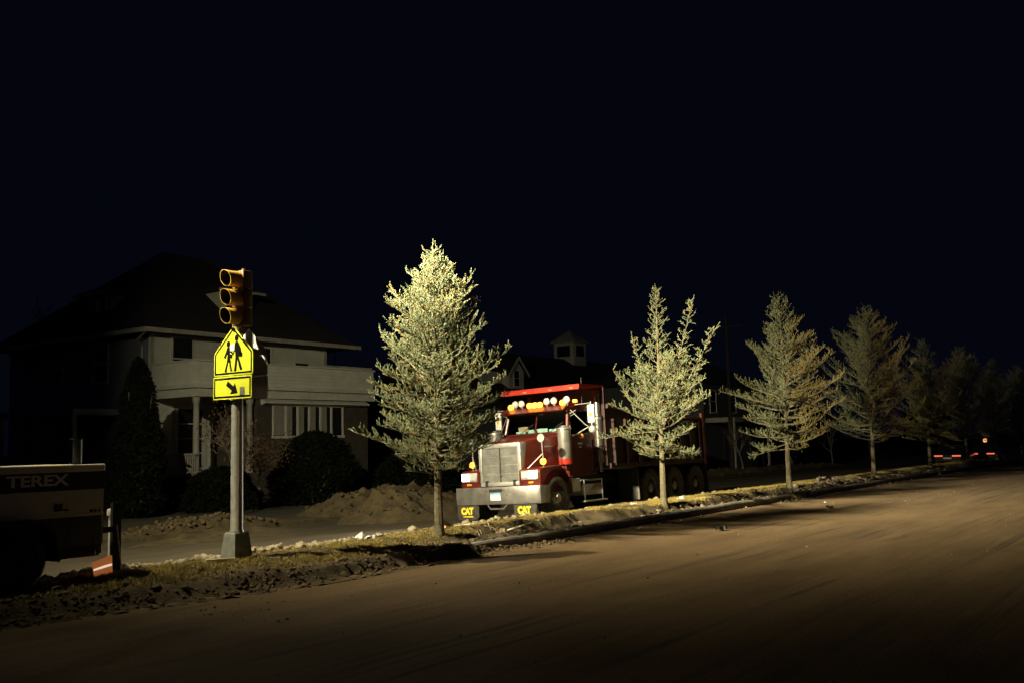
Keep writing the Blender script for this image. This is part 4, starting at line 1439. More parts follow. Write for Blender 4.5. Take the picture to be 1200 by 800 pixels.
# air cleaners, exhaust stacks, mirrors
for s in (-1, 1):
    mb = MB()
    mb.lathe([(0.0, 2.3), (0.08, 2.295), (0.1, 2.26), (0.19, 2.235), (0.195, 2.2), (0.165, 2.19), (0.165, 1.42), (0.15, 1.38), (0.0, 1.38)], (1.52, s * 1.06, -0.04), 'z', 26)
    ac = mb.build('air_cleaner', 'steel', tk, smooth=True)
    mb = MB(); mb.lathe([(0.167, 1.47), (0.172, 1.48), (0.172, 1.36), (0.167, 1.34), (0.0, 1.34)], (1.52, s * 1.06, -0.04), 'z', 26); mb.build('red_band', 'red_bright', ac, smooth=True)
    mb = MB(); mb.box((1.44, s * 0.98, 1.18), (1.6, s * 1.12, 1.3), 0.02); mb.tube([(1.52, s * 0.86, 1.7), (1.52, s * 0.95, 1.7)], 0.06, 8); mb.build('bracket', 'red', ac)
    mb = MB()
    mb.tube([(3.12, s * 1.08, 1.05), (3.12, s * 1.08, 1.3)], 0.07, 14)
    mb.tube([(3.12, s * 1.08, 1.3), (3.12, s * 1.08, 2.45)], [0.115, 0.115], 18)
    mb.tube([(3.12, s * 1.08, 2.45), (3.12, s * 1.08, 2.55), (3.12, s * 1.08, 3.0), (3.15, s * 1.08, 3.1), (3.22, s * 1.08, 3.17), (3.34, s * 1.08, 3.2)], [0.09, 0.085, 0.085, 0.088, 0.09, 0.09], 16)
    st = mb.build('exhaust_stack', 'chrome', tk, smooth=True)
    mb = MB()
    mb.tube([(3.12, s * 1.08, 2.42), (3.12, s * 1.08, 2.5)], 0.125, 18)
    mb.build('clamp', 'steel', st, smooth=True)
    mb = MB()
    mb.tube([(1.98, s * 0.98, 2.66), (2.12, s * 1.3, 2.28), (2.16, s * 1.4, 2.2)], 0.014, 6)
    mb.tube([(2.0, s * 0.99, 1.98), (2.16, s * 1.38, 2.2)], 0.014, 6)
    mb.tube([(1.96, s * 0.97, 2.56), (2.02, s * 1.12, 2.64), (2.1, s * 1.04, 2.56), (1.98, s * 0.98, 2.5)], 0.012, 6)
    mb.tube([(2.2, s * 1.46, 2.06), (2.2, s * 1.46, 2.84)], 0.014, 6)
    mb.tube([(2.1, s * 1.0, 2.78), (2.2, s * 1.46, 2.8)], 0.012, 6)
    ma = mb.build('mirror_arm', 'alu', tk, smooth=True)
    mb = MB(); mb.box((2.17, s * 1.36, 2.3), (2.24, s * 1.56, 2.76), 0.025); mm = mb.build('mirror', 'wmetal', ma, smooth=True)
    mb = MB(); mb.box((2.162, s * 1.43, 2.46), (2.172, s * 1.5, 2.55), 0.004); mb.build('reflector', 'amber', mm)
    mb = MB(); mb.lathe([(0.0, -0.06), (0.07, -0.045), (0.1, 0.0), (0.095, 0.02), (0.0, 0.03)], (2.2, s * 1.46, 2.14), 'x', 18); mb.build('round_mirror', 'alu', ma, smooth=True)
    mb = MB(); mb.lathe([(0.0, -0.055), (0.05, -0.04), (0.065, 0.0), (0.05, 0.04), (0.0, 0.055)], (2.08, s * 1.2, 1.98), 'x', 16); mb.build('arm_lamp', 'amber', ma, smooth=True)
mb = MB(); mb.box((2.1, -1.08, 2.84), (2.2, -0.98, 2.92), 0.02); mb.build('roof_side_lamp', 'amber_lit', tk)
mb = MB(); mb.tube([(2.6, -0.95, 2.8), (2.62, -0.96, 3.5)], 0.008, 5); mb.build('antenna', 'black', tk)
# inside the cab
M['lining'] = mat('lining', (0.16, 0.16, 0.145), (0.24, 0.24, 0.22), 0.9, 4)
mb = MB(); mb.box((CX1 - 0.07, -CW + 0.06, 1.1), (CX1 - 0.052, CW - 0.06, 2.72)); mb.build('cab_lining', 'lining', cab)
mb = MB()
mb.box((1.85, -0.9, 1.85), (2.15, 0.9, 2.08), 0.03)
da = mb.build('dashboard', 'seat', tk)
mb = MB()
for y in (-0.5, 0.5):
    mb.box((2.5, y - 0.26, 1.3), (2.95, y + 0.26, 1.5), 0.05)
    mb.box((2.88, y - 0.25, 1.5), (2.99, y + 0.25, 2.3), 0.04)
mb.build('bench_seat', 'seat', tk)
mb = MB()
ring = [(2.28 + 0.08 * math.sin(2 * math.pi * k / 24), -0.5 + 0.23 * math.cos(2 * math.pi * k / 24), 1.98 + 0.2 * math.sin(2 * math.pi * k / 24)) for k in range(25)]
mb.tube(ring, 0.016, 7, False); mb.tube([(2.05, -0.5, 1.85), (2.28, -0.5, 1.98)], 0.03, 8)
mb.build('steering_wheel', 'black', tk, smooth=True)
# papers lying on the dash
for i, (y, w_, h_, m2, dx) in enumerate([(0.52, 0.3, 0.12, 'paper', 0.0), (0.5, 0.3, 0.14, 'paper_orange', 0.09), (0.2, 0.2, 0.15, 'paper', 0.02), (-0.17, 0.32, 0.16, 'paper', 0.0), (-0.52, 0.28, 0.13, 'paper', 0.01), (-0.78, 0.2, 0.17, 'paper', 0.03)]):
    mb = MB(); mb.box((1.0, 0, 0), (1.03, w_, h_), 0.008)
    o = mb.build('paper_stack', m2, None)
    for v in o.data.vertices:
        v.co = Matrix.Rotation(R(-18), 3, 'Y') @ Vector((v.co.x - 1.0, v.co.y - w_ / 2, v.co.z))
    o.matrix_world = Matrix.Translation(W(19.36, 14.404, -0.131)) @ tk.rotation_euler.to_matrix().to_4x4() @ Matrix.Translation((1.9 + dx, y, 2.08 + (0.1 if m2 == 'paper_orange' else 0))) @ Matrix.Rotation(R(random.uniform(-8, 8)), 4, 'Z')
    tag(o, ['white papers on the passenger end of the truck dashboard', 'orange folder leaning on white papers on the truck dashboard', 'small white sheet beside the orange folder on the dashboard',
            'white box of papers at the middle of the truck dashboard', 'white papers behind the wiper on the driver side of the dashboard', 'pale crumpled sheet in the dashboard corner by the driver'][i], 'papers', 'papers on the truck dashboard')
mb = MB(); mb.box((1.955, -0.16, 2.58), (1.96, -0.04, 2.67)); mb.build('window_sticker', 'paper', tk)

bpy.context.view_layer.update()
TKM = tk.matrix_world.copy()
for s in (-1, 1):
    spot('headlight_beam', TKM @ Vector((0.06, s * 1.0, 1.1)), TKM @ Vector((-12, s * 1.0, 0.1)), 700, 75, 1.0, (1.0, 0.86, 0.66), 0.05, tk)

# driver, seated behind the wheel
def skin_person(name, joints, edges, mname, levels=2):
    me = bpy.data.meshes.new(name)
    names = list(joints)
    me.from_pydata([joints[k][0] for k in names], [(names.index(a), names.index(b)) for a, b in edges], [])
    o = bpy.data.objects.new(name, me)
    COL.objects.link(o)
    o.modifiers.new('skin', 'SKIN')
    sv = me.skin_vertices[0].data
    for i, k in enumerate(names):
        r_ = joints[k][1]
        sv[i].radius = r_ if isinstance(r_, tuple) else (r_, r_)
        sv[i].use_root = (k == names[0])
    sub = o.modifiers.new('sub', 'SUBSURF'); sub.levels = levels; sub.render_levels = levels
    bpy.context.view_layer.update()
    dg = bpy.context.evaluated_depsgraph_get()
    nm = bpy.data.meshes.new_from_object(o.evaluated_get(dg))
    bpy.data.objects.remove(o)
    nm.materials.clear(); nm.materials.append(M[mname])
    nm.polygons.foreach_set('use_smooth', [True] * len(nm.polygons))
    o = bpy.data.objects.new(name, nm)
    COL.objects.link(o)
    return o


J = {'pelvis': ((2.68, -0.5, 1.6), (0.15, 0.12)), 'belly': ((2.7, -0.5, 1.78), (0.15, 0.11)), 'chest': ((2.7, -0.5, 2.0), (0.17, 0.11)), 'neckb': ((2.7, -0.5, 2.14), (0.08, 0.07)),
     'neck': ((2.69, -0.5, 2.22), (0.055, 0.055)), 'headl': ((2.66, -0.5, 2.31), (0.075, 0.085)), 'headt': ((2.67, -0.5, 2.42), (0.07, 0.085)),
     'nose': ((2.585, -0.5, 2.335), (0.018, 0.02))}
E_ = [('pelvis', 'belly'), ('belly', 'chest'), ('chest', 'neckb'), ('neckb', 'neck'), ('neck', 'headl'), ('headl', 'headt'), ('headl', 'nose')]
for s, t in ((-1, 'l'), (1, 'r')):
    J['sh' + t] = ((2.69, -0.5 + s * 0.19, 2.06), 0.07); J['el' + t] = ((2.58, -0.5 + s * 0.27, 1.83), 0.05)
    J['wr' + t] = ((2.36, -0.5 + s * 0.2, 1.97), 0.034); J['pa' + t] = ((2.29, -0.5 + s * 0.2, 2.0), (0.04, 0.025))
    J['hp' + t] = ((2.6, -0.5 + s * 0.1, 1.58), 0.09); J['kn' + t] = ((2.2, -0.5 + s * 0.14, 1.64), 0.065); J['an' + t] = ((2.05, -0.5 + s * 0.13, 1.2), 0.045); J['to' + t] = ((1.9, -0.5 + s * 0.13, 1.13), 0.04)
    E_ += [('chest', 'sh' + t), ('sh' + t, 'el' + t), ('el' + t, 'wr' + t), ('wr' + t, 'pa' + t), ('pelvis', 'hp' + t), ('hp' + t, 'kn' + t), ('kn' + t, 'an' + t), ('an' + t, 'to' + t)]
    for q in range(4):
        a_ = 'f%d%s' % (q, t)
        J[a_ + 'a'] = ((2.26, -0.5 + s * (0.2 - 0.018 * (q - 1.5)), 2.015), 0.009); J[a_ + 'b'] = ((2.235, -0.5 + s * (0.2 - 0.02 * (q - 1.5)), 1.985), 0.008)
        E_ += [('pa' + t, a_ + 'a'), (a_ + 'a', a_ + 'b')]
    J['th' + t] = ((2.29, -0.5 + s * 0.155, 2.02), 0.01); E_ += [('pa' + t, 'th' + t)]
pr = skin_person('person', J, E_, 'skin')
pr.matrix_world = TKM
tag(pr, 'person in an orange vest sitting at the wheel of the red truck', 'person')
VJ = {k: (J[k][0], tuple(1.13 * q for q in J[k][1]) if isinstance(J[k][1], tuple) else J[k][1] * 1.25) for k in ('pelvis', 'belly', 'chest', 'neckb', 'shl', 'shr')}
ve = skin_person('vest', VJ, [('pelvis', 'belly'), ('belly', 'chest'), ('chest', 'neckb'), ('chest', 'shl'), ('chest', 'shr')], 'orange_vest')
ve.parent = pr
tr_ = skin_person('trousers', {k: (J[k][0], tuple(1.1 * q for q in J[k][1]) if isinstance(J[k][1], tuple) else J[k][1] * 1.15) for k in ('pelvis', 'hpl', 'knl', 'anl', 'hpr', 'knr', 'anr')},
                  [('pelvis', 'hpl'), ('hpl', 'knl'), ('knl', 'anl'), ('pelvis', 'hpr'), ('hpr', 'knr'), ('knr', 'anr')], 'denim')
tr_.parent = pr
hr = skin_person('hair', {'a': ((2.7, -0.5, 2.36), (0.08, 0.095)), 'b': ((2.69, -0.5, 2.44), (0.076, 0.092))}, [('a', 'b')], 'hair')
hr.parent = pr
mb = MB()
for s in (-1, 1):
    mb.lathe([(0.0, -0.008), (0.011, -0.004), (0.011, 0.004), (0.0, 0.006)], (2.597, -0.5 + s * 0.032, 2.365), 'x', 10)
mb.build('eye', 'hair', pr)

# ------------------------------------------------------------------ houses
def window(parent, origin, wv, w, h, depth_dir, frame='trim', pane='pane', mull=0, rails=1, fw=0.07):
    """framed window: origin = lower corner (x,y,z), wv = unit vector along its width, depth_dir = outward normal"""
    o, wv, nv_ = Vector(origin), Vector(wv), Vector(depth_dir)
    zv = Vector((0, 0, 1))

    def bx(mb_, s0, s1, t0, t1, d0, d1):
        vs = [o + wv * s + zv * t_ + nv_ * d for s in (s0, s1) for t_ in (t0, t1) for d in (d0, d1)]
        mb_.add(vs, [(0, 1, 3, 2), (4, 6, 7, 5), (0, 4, 5, 1), (2, 3, 7, 6), (0, 2, 6, 4), (1, 5, 7, 3)])
    f = MB()
    bx(f, -fw, 0, -fw, h + fw, 0.0, 0.05)
    bx(f, w, w + fw, -fw, h + fw, 0.0, 0.05)
    bx(f, 0, w, h, h + fw, 0.0, 0.048)
    bx(f, -fw * 1.3, w + fw * 1.3, -fw * 1.2, 0, 0.0, 0.09)
    for i in range(mull):
        x = w * (i + 1) / (mull + 1)
        bx(f, x - 0.045, x + 0.045, 0, h, 0.0, 0.046)
    for i in range(rails):
        z = h * (i + 1) / (rails + 1)
        bx(f, 0, w, z - 0.022, z + 0.022, 0.0, 0.035)
    fo = f.build('window', frame, parent)
    p = MB(); bx(p, 0, w, 0, h, 0.004, 0.012); p.build('pane', pane, fo)
    return fo


GZ = VERGE + 0.02
h1 = thing('house', 'two storey white clapboard house with upper porch, behind the traffic signal', 'house', 21.2, 31.0, GZ)
# local: x along the street from the near left corner, y away from the street
WL, DP, EZ = 8.5, 9.6, 6.18
mb = MB()
mb.box((0, 0, 2.0), (WL, 0.2, EZ)); mb.box((0, 0.2, 0.6), (0.2, DP, EZ)); mb.box((WL - 0.2, 0.2, 0.6), (WL, DP, EZ)); mb.box((0.2, DP - 0.2, 0.6), (WL - 0.2, DP, EZ))
mb.box((0.0, 0.003, 0.6), (WL, 0.19, 1.999))
wl = mb.build('wall', 'siding', h1)
# flank of the white house: its shade is put into a grey-blue colour
mb = MB(); mb.box((-0.012, 0.12, 0.6), (-0.003, DP, EZ)); mb.build('flank_siding', 'siding_shaded', h1)
mb = MB()
for (x, y) in ((-0.02, -0.025), (WL - 0.12, -0.025)):
    mb.box((x, y, 0.6), (x + 0.14, y + 0.02, EZ - 0.01))
mb.box((-0.02, -0.024, EZ - 0.22), (WL + 0.02, -0.004, EZ - 0.012))
mb.build('corner_board', 'trim_aged', wl)
# hip roof with deep eaves
ov = 0.65
e0, e1 = (-ov, -ov), (WL + 1.35, DP + ov)
rz, rp0, rp1 = EZ + 3.95, (3.7, 4.7), (5.6, 4.7)
mb = MB()
vs = [(e0[0], e0[1], EZ), (e1[0], e0[1], EZ), (e1[0], e1[1], EZ), (e0[0], e1[1], EZ), (*rp0, rz), (*rp1, rz)]
vs += [(x, y, z - 0.12) for x, y, z in vs[:4]]
mb.add(vs, [(0, 1, 5, 4), (1, 2, 5), (2, 3, 4, 5), (3, 0, 4), (0, 6, 7, 1), (1, 7, 8, 2), (2, 8, 9, 3), (3, 9, 6, 0), (6, 9, 8, 7)])
rf = mb.build('roof', 'shingle', h1)
mb = MB()
mb.box((e0[0] - 0.03, e0[1] - 0.07, EZ - 0.15), (e1[0] + 0.03, e0[1] - 0.005, EZ + 0.01))
mb.box((e0[0] - 0.07, e0[1] - 0.0, EZ - 0.15), (e0[0] - 0.005, e1[1], EZ + 0.01))
mb.build('gutter', 'trim_aged', rf)
mb = MB(); mb.tube([(e0[0] + 0.05, e0[1] + 0.02, EZ - 0.1), (e0[0] + 0.3, 0.3, EZ - 0.35), (-0.05, 0.45, EZ - 0.5), (-0.05, 0.45, 0.7)], 0.04, 8); mb.build('downpipe', 'trim_aged', h1)
mb = MB(); mb.box((7.0, 6.5, EZ + 1.5), (7.7, 7.2, EZ + 4.4)); mb.build('chimney', 'brown_wall', rf)
# dormers
for kind in ('front', 'flank'):
    if kind == 'front':
        c, fx = Vector((4.55, 0.95, EZ + 0.75)), 0
        wv, nv2 = Vector((1, 0, 0)), Vector((0, -1, 0))
    else:
        c, fx = Vector((0.55, 4.2, EZ + 0.55)), 1
        wv, nv2 = Vector((0, -1, 0)), Vector((-1, 0, 0))
    hw_, hh, dd = 0.78, 1.15, 2.6
    mb = MB()
    vs = [c + wv * s + Vector((0, 0, z)) - nv2 * d for s in (-hw_, hw_) for z in (0, hh) for d in (0, dd)]
    mb.add(vs, [(0, 1, 3, 2), (4, 6, 7, 5), (0, 4, 5, 1), (2, 3, 7, 6), (0, 2, 6, 4), (1, 5, 7, 3)])
    dm = mb.build('dormer', 'siding' if kind == 'front' else 'siding_shaded', h1)
    mb = MB()
    b4 = [c + wv * s + Vector((0, 0, hh + 0.002)) - nv2 * d for s, d in ((-hw_ - 0.38, -0.38), (hw_ + 0.38, -0.38), (hw_ + 0.38, dd), (-hw_ - 0.38, dd))]
    t4 = [q + Vector((0, 0, 0.07)) for q in b4]
    pk = [c + Vector((0, 0, hh + 0.55)) - nv2 * d for d in (0.5, dd)]
    mb.add(b4 + t4 + pk, [(0, 3, 2, 1), (0, 1, 5, 4), (1, 2, 6, 5), (2, 3, 7, 6), (3, 0, 4, 7), (4, 5, 8), (5, 6, 9, 8), (6, 7, 9), (7, 4, 8, 9)])
    mb.build('dormer_roof', 'shingle', dm)
    mb = MB()
    q = [c + wv * s + Vector((0, 0, z)) - nv2 * d for s in (-hw_ - 0.39, hw_ + 0.39) for z in (hh - 0.03, hh + 0.075) for d in (-0.4, -0.382)]
    mb.add(q, [(0, 1, 3, 2), (4, 6, 7, 5), (0, 4, 5, 1), (2, 3, 7, 6), (0, 2, 6, 4), (1, 5, 7, 3)])
    mb.build('dormer_fascia', 'trim_aged', dm)
    for s in (-0.55, 0.1):
        window(dm, c + wv * s + Vector((0, 0, 0.25)) + nv2 * 0.002, wv, 0.45, 0.75, nv2, rails=1, fw=0.05)
# upper windows
for (x, w_, z_, h_) in ((0.9, 0.85, 3.95, 1.95), (4.75, 0.7, 3.95, 1.85), (6.75, 0.72, 3.95, 1.35), (3.05, 0.85, 3.95, 1.95)):
    window(h1, (x, -0.002, z_ + 0.55), (1, 0, 0), w_, h_ - 0.5, (0, -1, 0))
for (y, w_, z_, h_) in ((2.6, 0.85, 4.5, 1.35), (5.6, 0.6, 4.4, 0.7), (7.6, 0.9, 1.8, 1.5)):
    window(h1, (-0.014, y, z_), (0, 1, 0), w_, h_, (-1, 0, 0))
window(h1, (0.75 + 0.4, -0.002, 1.25), (1, 0, 0), 1.05, 2.15, (0, -1, 0), rails=3, fw=0.17)
# two tier front porch: boarded parapet above, cornice, columns, glazed sunroom
PX0, PX1, PY = 0.05, 8.75, -2.5
mb = MB()
mb.box((PX0, PY, 4.16), (PX1, PY + 0.12, 4.93)); mb.box((PX0, PY + 0.12, 4.16), (PX0 + 0.12, -0.03, 4.93)); mb.box((PX1 - 0.12, PY + 0.12, 4.16), (PX1, -0.03, 4.93))
pp = mb.build('parapet', 'siding', h1)
mb = MB()
mb.box((PX0 - 0.05, PY - 0.05, 4.932), (PX1 + 0.05, PY + 0.16, 4.99)); mb.box((PX0 - 0.05, PY + 0.162, 4.932), (PX0 + 0.16, -0.03, 4.99)); mb.box((PX1 - 0.16, PY + 0.162, 4.932), (PX1 + 0.05, -0.03, 4.99))
mb.build('parapet_cap', 'trim', pp)
mb = MB()
for i in range(52):
    x = 6.0 + i * 0.053
    mb.box((x, PY + 0.05, 4.99), (x + 0.02, PY + 0.07, 5.06))
mb.box((6.0, PY + 0.04, 5.06), (8.75, PY + 0.08, 5.085))
mb.build('railing', 'trim_aged', pp)
mb = MB()
mb.box((PX0 - 0.14, PY - 0.14, 4.02), (PX1 + 0.14, -0.03, 4.155))
mb.box((PX0 - 0.04, PY - 0.04, 3.72), (PX1 + 0.04, PY + 0.2, 4.015)); mb.box((PX0 - 0.04, PY + 0.202, 3.72), (PX0 + 0.18, -0.03, 4.015)); mb.box((PX1 - 0.18, PY + 0.202, 3.72), (PX1 + 0.04, -0.03, 4.015))
mb.build('cornice', 'trim', h1)
mb = MB(); mb.box((-2.3, PY - 0.05, 0.0), (2.75, -0.01, 1.05)); mb.build('porch_deck', 'brown_wall', h1)
for x in (PX0 + 0.16, 2.5):
    mb = MB()
    mb.lathe([(0.15, 1.05), (0.15, 1.16), (0.115, 1.2), (0.1, 3.5), (0.14, 3.56), (0.14, 3.718)], (x, PY + 0.16, 0), 'z', 14)
    mb.build('column', 'trim_aged', h1, smooth=True)
SX0, SX1 = 2.78, 8.5
mb = MB()
mb.box((SX0, PY + 0.1, 0.0), (SX1, PY + 0.25, 2.27)); mb.box((SX0, PY + 0.1, 2.272), (3.55, PY + 0.25, 3.715)); mb.box((7.05, PY + 0.1, 2.272), (SX1, PY + 0.25, 3.715))
mb.box((SX0, PY + 0.25, 0.0), (SX0 + 0.15, -0.01, 3.715))
sr = mb.build('sunroom_wall', 'brown_wall', h1)
mb = MB()
mb.prism([(PY + 0.098, 3.715), (PY - 0.16, 3.58), (PY - 0.16, 3.54), (PY - 0.02, 3.5), (PY + 0.098, 3.47)], 2.95, 8.35, 'yz')
mb.build('awning', 'trim', h1)
window(h1, (3.56, PY + 0.12, 2.35), (1, 0, 0), 3.48, 1.1, (0, -1, 0), mull=5, rails=0, fw=0.075)
mb = MB(); mb.box((3.57, PY + 0.1, 2.37), (4.09, PY + 0.107, 3.44)); mb.build('blind', 'curtain', h1)
for i in (1, 2, 3, 4):
    mb = MB(); mb.box((3.57 + 0.59 * i, PY + 0.1015, 2.37), (3.57 + 0.59 * i + 0.3, PY + 0.1065, 3.44)); mb.build('curtain', 'curtain', h1)
# picket railing at the left of the porch and a small side porch
mb = MB()
for i in range(26):
    x = -2.25 + i * 0.09
    mb.box((x, PY - 0.03, 1.05), (x + 0.055, PY - 0.01, 1.78))
mb.box((-2.3, PY - 0.05, 1.74), (0.1, PY + 0.01, 1.8)); mb.box((-2.3, PY - 0.05, 1.12), (0.1, PY - 0.031, 1.17))
mb.build('picket_railing', 'trim_aged', h1)
mb = MB(); mb.box((-2.2, 1.2, 3.2), (-0.015, 6.4, 3.42)); mb.build('side_porch_roof', 'siding_shaded', h1)
for y in (1.35, 6.2):
    mb = MB(); mb.box((-2.1, y, 0.0), (-1.94, y + 0.16, 3.198)); mb.build('column', 'trim_aged', h1)

# lower house behind the truck: long dark roof, gabled dormer, cupola
h2 = thing('house', 'house with a long dark roof, white gabled dormer and white cupola, above the red truck', 'house', 52, 38.0, GZ)
L2, E2, R2y, R2z = 30, 4.35, 7.0, 8.75
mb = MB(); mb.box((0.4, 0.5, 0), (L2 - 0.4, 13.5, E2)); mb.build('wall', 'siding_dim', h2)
mb = MB()
mb.add([(0, 0, E2), (L2, 0, E2), (L2, R2y, R2z), (0, R2y, R2z), (0, 14, E2), (L2, 14, E2), (0, 0, E2 - 0.15), (L2, 0, E2 - 0.15), (L2, 14, E2 - 0.15), (0, 14, E2 - 0.15)],
       [(0, 1, 2, 3), (3, 2, 5, 4), (0, 3, 4, 9, 6), (1, 7, 8, 5, 2), (6, 7, 1, 0), (9, 4, 5, 8), (6, 9, 8, 7)])
rf2 = mb.build('roof', 'shingle', h2)
mb = MB()
x0, x1, y0, y1, zb_, ze, zp = 3.45, 5.2, 2.0, 6.0, 5.3, 6.9, 7.85
mb.add([(x0, y0, zb_), (x1, y0, zb_), (x1, y0, ze), ((x0 + x1) / 2, y0, zp - 0.12), (x0, y0, ze), (x0, y1, zb_), (x1, y1, zb_), (x1, y1, ze), ((x0 + x1) / 2, y1, zp - 0.12), (x0, y1, ze)],
       [(0, 1, 2, 3, 4), (5, 9, 8, 7, 6), (0, 5, 6, 1), (1, 6, 7, 2), (0, 4, 9, 5), (2, 7, 8, 3), (3, 8, 9, 4)])
d2 = mb.build('dormer', 'siding', h2)
mb = MB()
xm = (x0 + x1) / 2
for s in (-1, 1):
    w_ = (x1 - x0) / 2 + 0.35
    mb.prism([(xm, zp), (xm + s * w_, ze - 0.3), (xm + s * w_, ze - 0.42), (xm, zp - 0.118)], y0 - 0.25, y1, 'xz')
mb.build('dormer_roof', 'shingle', d2)
mb = MB()
for s in (-1, 1):
    w_ = (x1 - x0) / 2 + 0.35
    mb.prism([(xm, zp + 0.01), (xm + s * w_, ze - 0.29), (xm + s * w_, ze - 0.5), (xm, zp - 0.22)], y0 - 0.3, y0 - 0.252, 'xz')
mb.build('barge_board', 'trim', d2)
window(d2, (xm - 0.3, y0 - 0.002, zb_ + 0.5), (1, 0, 0), 0.6, 1.05, (0, -1, 0), rails=1)
mb = MB(); mb.box((1.2, 2.6, 5.0), (3.448, 6.0, 6.75)); mb.build('side_wall', 'siding', d2)
# cupola
cx, cy, cz, cs = 19.3, 7.0, 8.2, 0.98
mb = MB(); mb.box((cx - cs, cy - cs, cz), (cx + cs, cy + cs, cz + 2.0)); cu_ = mb.build('cupola', 'siding', h2)
mb = MB()
o_ = cs + 0.25
mb.add([(cx - o_, cy - o_, cz + 2.0), (cx + o_, cy - o_, cz + 2.0), (cx + o_, cy + o_, cz + 2.0), (cx - o_, cy + o_, cz + 2.0), (cx, cy, cz + 3.05)] + [(cx + a * o_, cy + b2 * o_, cz + 1.92) for a, b2 in ((-1, -1), (1, -1), (1, 1), (-1, 1))],
       [(0, 1, 4), (1, 2, 4), (2, 3, 4), (3, 0, 4), (0, 5, 6, 1), (1, 6, 7, 2), (2, 7, 8, 3), (3, 8, 5, 0), (5, 8, 7, 6)])
mb.build('cupola_roof', 'trim_aged', cu_)
window(cu_, (cx - 0.65, cy - cs - 0.002, cz + 0.75), (1, 0, 0), 1.3, 0.9, (0, -1, 0), rails=0, fw=0.1)
window(cu_, (cx - cs - 0.002, cy - 0.65, cz + 0.75), (0, 1, 0), 1.3, 0.9, (-1, 0, 0), rails=0, fw=0.1)
for i in range(7):
    window(h2, (3 + i * 3.6, 0.498, 1.3), (1, 0, 0), 1.1, 1.5, (0, -1, 0))

# dim grey house beyond the rear of the truck, paper notice by the door
h3 = thing('house', 'dim grey house with a flat porch roof, beyond the rear of the truck', 'house', 59.5, 27.5, GZ - 0.1)
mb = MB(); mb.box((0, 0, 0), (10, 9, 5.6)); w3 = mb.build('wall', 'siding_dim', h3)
mb = MB(); mb.add([(-.4, -.4, 5.6), (10.4, -.4, 5.6), (10.4, 9.4, 5.6), (-.4, 9.4, 5.6), (4, 4.5, 8.2), (6, 4.5, 8.2)], [(0, 1, 5, 4), (1, 2, 5), (2, 3, 4, 5), (3, 0, 4), (0, 3, 2, 1)]); mb.build('roof', 'shingle', h3)
mb = MB(); mb.box((0.2, -2.0, 3.0), (6.5, -0.005, 3.3)); mb.build('porch_roof', 'trim_aged', h3)
for x in (0.4, 3.2, 6.1):
    mb = MB(); mb.box((x, -1.9, 0), (x + 0.15, -1.75, 2.998)); mb.build('column', 'trim_aged', h3)
mb = MB(); mb.box((3.0, -0.03, 0.1), (4.0, -0.002, 2.3)); dr3 = mb.build('door', 'brown_wall', h3)
mb = MB(); mb.box((1.5, -1.62, 2.05), (2.2, -1.58, 2.72)); nb = mb.build('notice_board', 'white', h3)
for (x, z) in ((1.0, 3.7), (4.2, 3.7), (7.5, 3.7), (7.5, 1.0)):
    window(h3, (x, -0.002, z), (1, 0, 0), 0.9, 1.4, (0, -1, 0))


# ------------------------------------------------------------------ shrubs, hedges, saplings
def leaf_mass(n, fn, size, seed):
    rs = np.random.default_rng(seed)
    P = np.array([fn(rs) for _ in range(n)])
    d = rs.normal(0, 1, (n, 3)); d /= np.linalg.norm(d, axis=1)[:, None]
    s = np.cross(d, rs.normal(0, 1, (n, 3))); s /= np.linalg.norm(s, axis=1)[:, None]
    L = rs.uniform(0.6, 1.3, n)[:, None] * size
    v = np.empty((n * 4, 3)); v[0::4] = P; v[1::4] = P + d * L * 0.5 + s * L * 0.3; v[2::4] = P + d * L; v[3::4] = P + d * L * 0.5 - s * L * 0.3
    return v, np.arange(n * 4).reshape(n, 4)


def shrub(name, label, cat, al, ac, rx, ry, h, seed, n, cone=False, group=None, z=None, m='hedge', size=0.12):
    root = thing(name, label, cat, al, ac, GZ if z is None else z, 0, group)
    nz = random.Random(seed)
    off = nz.uniform(0, 50)

    def fn(rs):
        while True:
            t = rs.uniform(0, 1); a = rs.uniform(0, 2 * np.pi)
            if cone:
                r = 1.0 * min(1, t * 6 + 0.55) * (1 - t) ** 0.62
            else:
                r = (1 - (max(0, t - 0.15) / 0.85) ** 2.2) ** 0.5
            r *= 0.85 + 0.35 * noise.noise(Vector((math.cos(a) * 1.6 + off, math.sin(a) * 1.6, t * 3)))
            k = rs.uniform(0.55, 1.0) ** 0.35
            return (rx * r * k * math.cos(a), ry * r * k * math.sin(a), 0.05 + h * t)
    v, q = leaf_mass(n, fn, size, seed)
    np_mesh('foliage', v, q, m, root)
    mb = MB()
    for k in range(4):
        a = k * 1.6
        mb.tube([(0.08 * math.cos(a), 0.08 * math.sin(a), -0.1), (0.3 * rx * math.cos(a), 0.3 * ry * math.sin(a), h * 0.45), (0.4 * rx * math.cos(a + .3), 0.4 * ry * math.sin(a + .3), h * 0.8)], [0.05, 0.035, 0.01], 6)
    mb.build('stem', 'bark_dark', root)
    return root


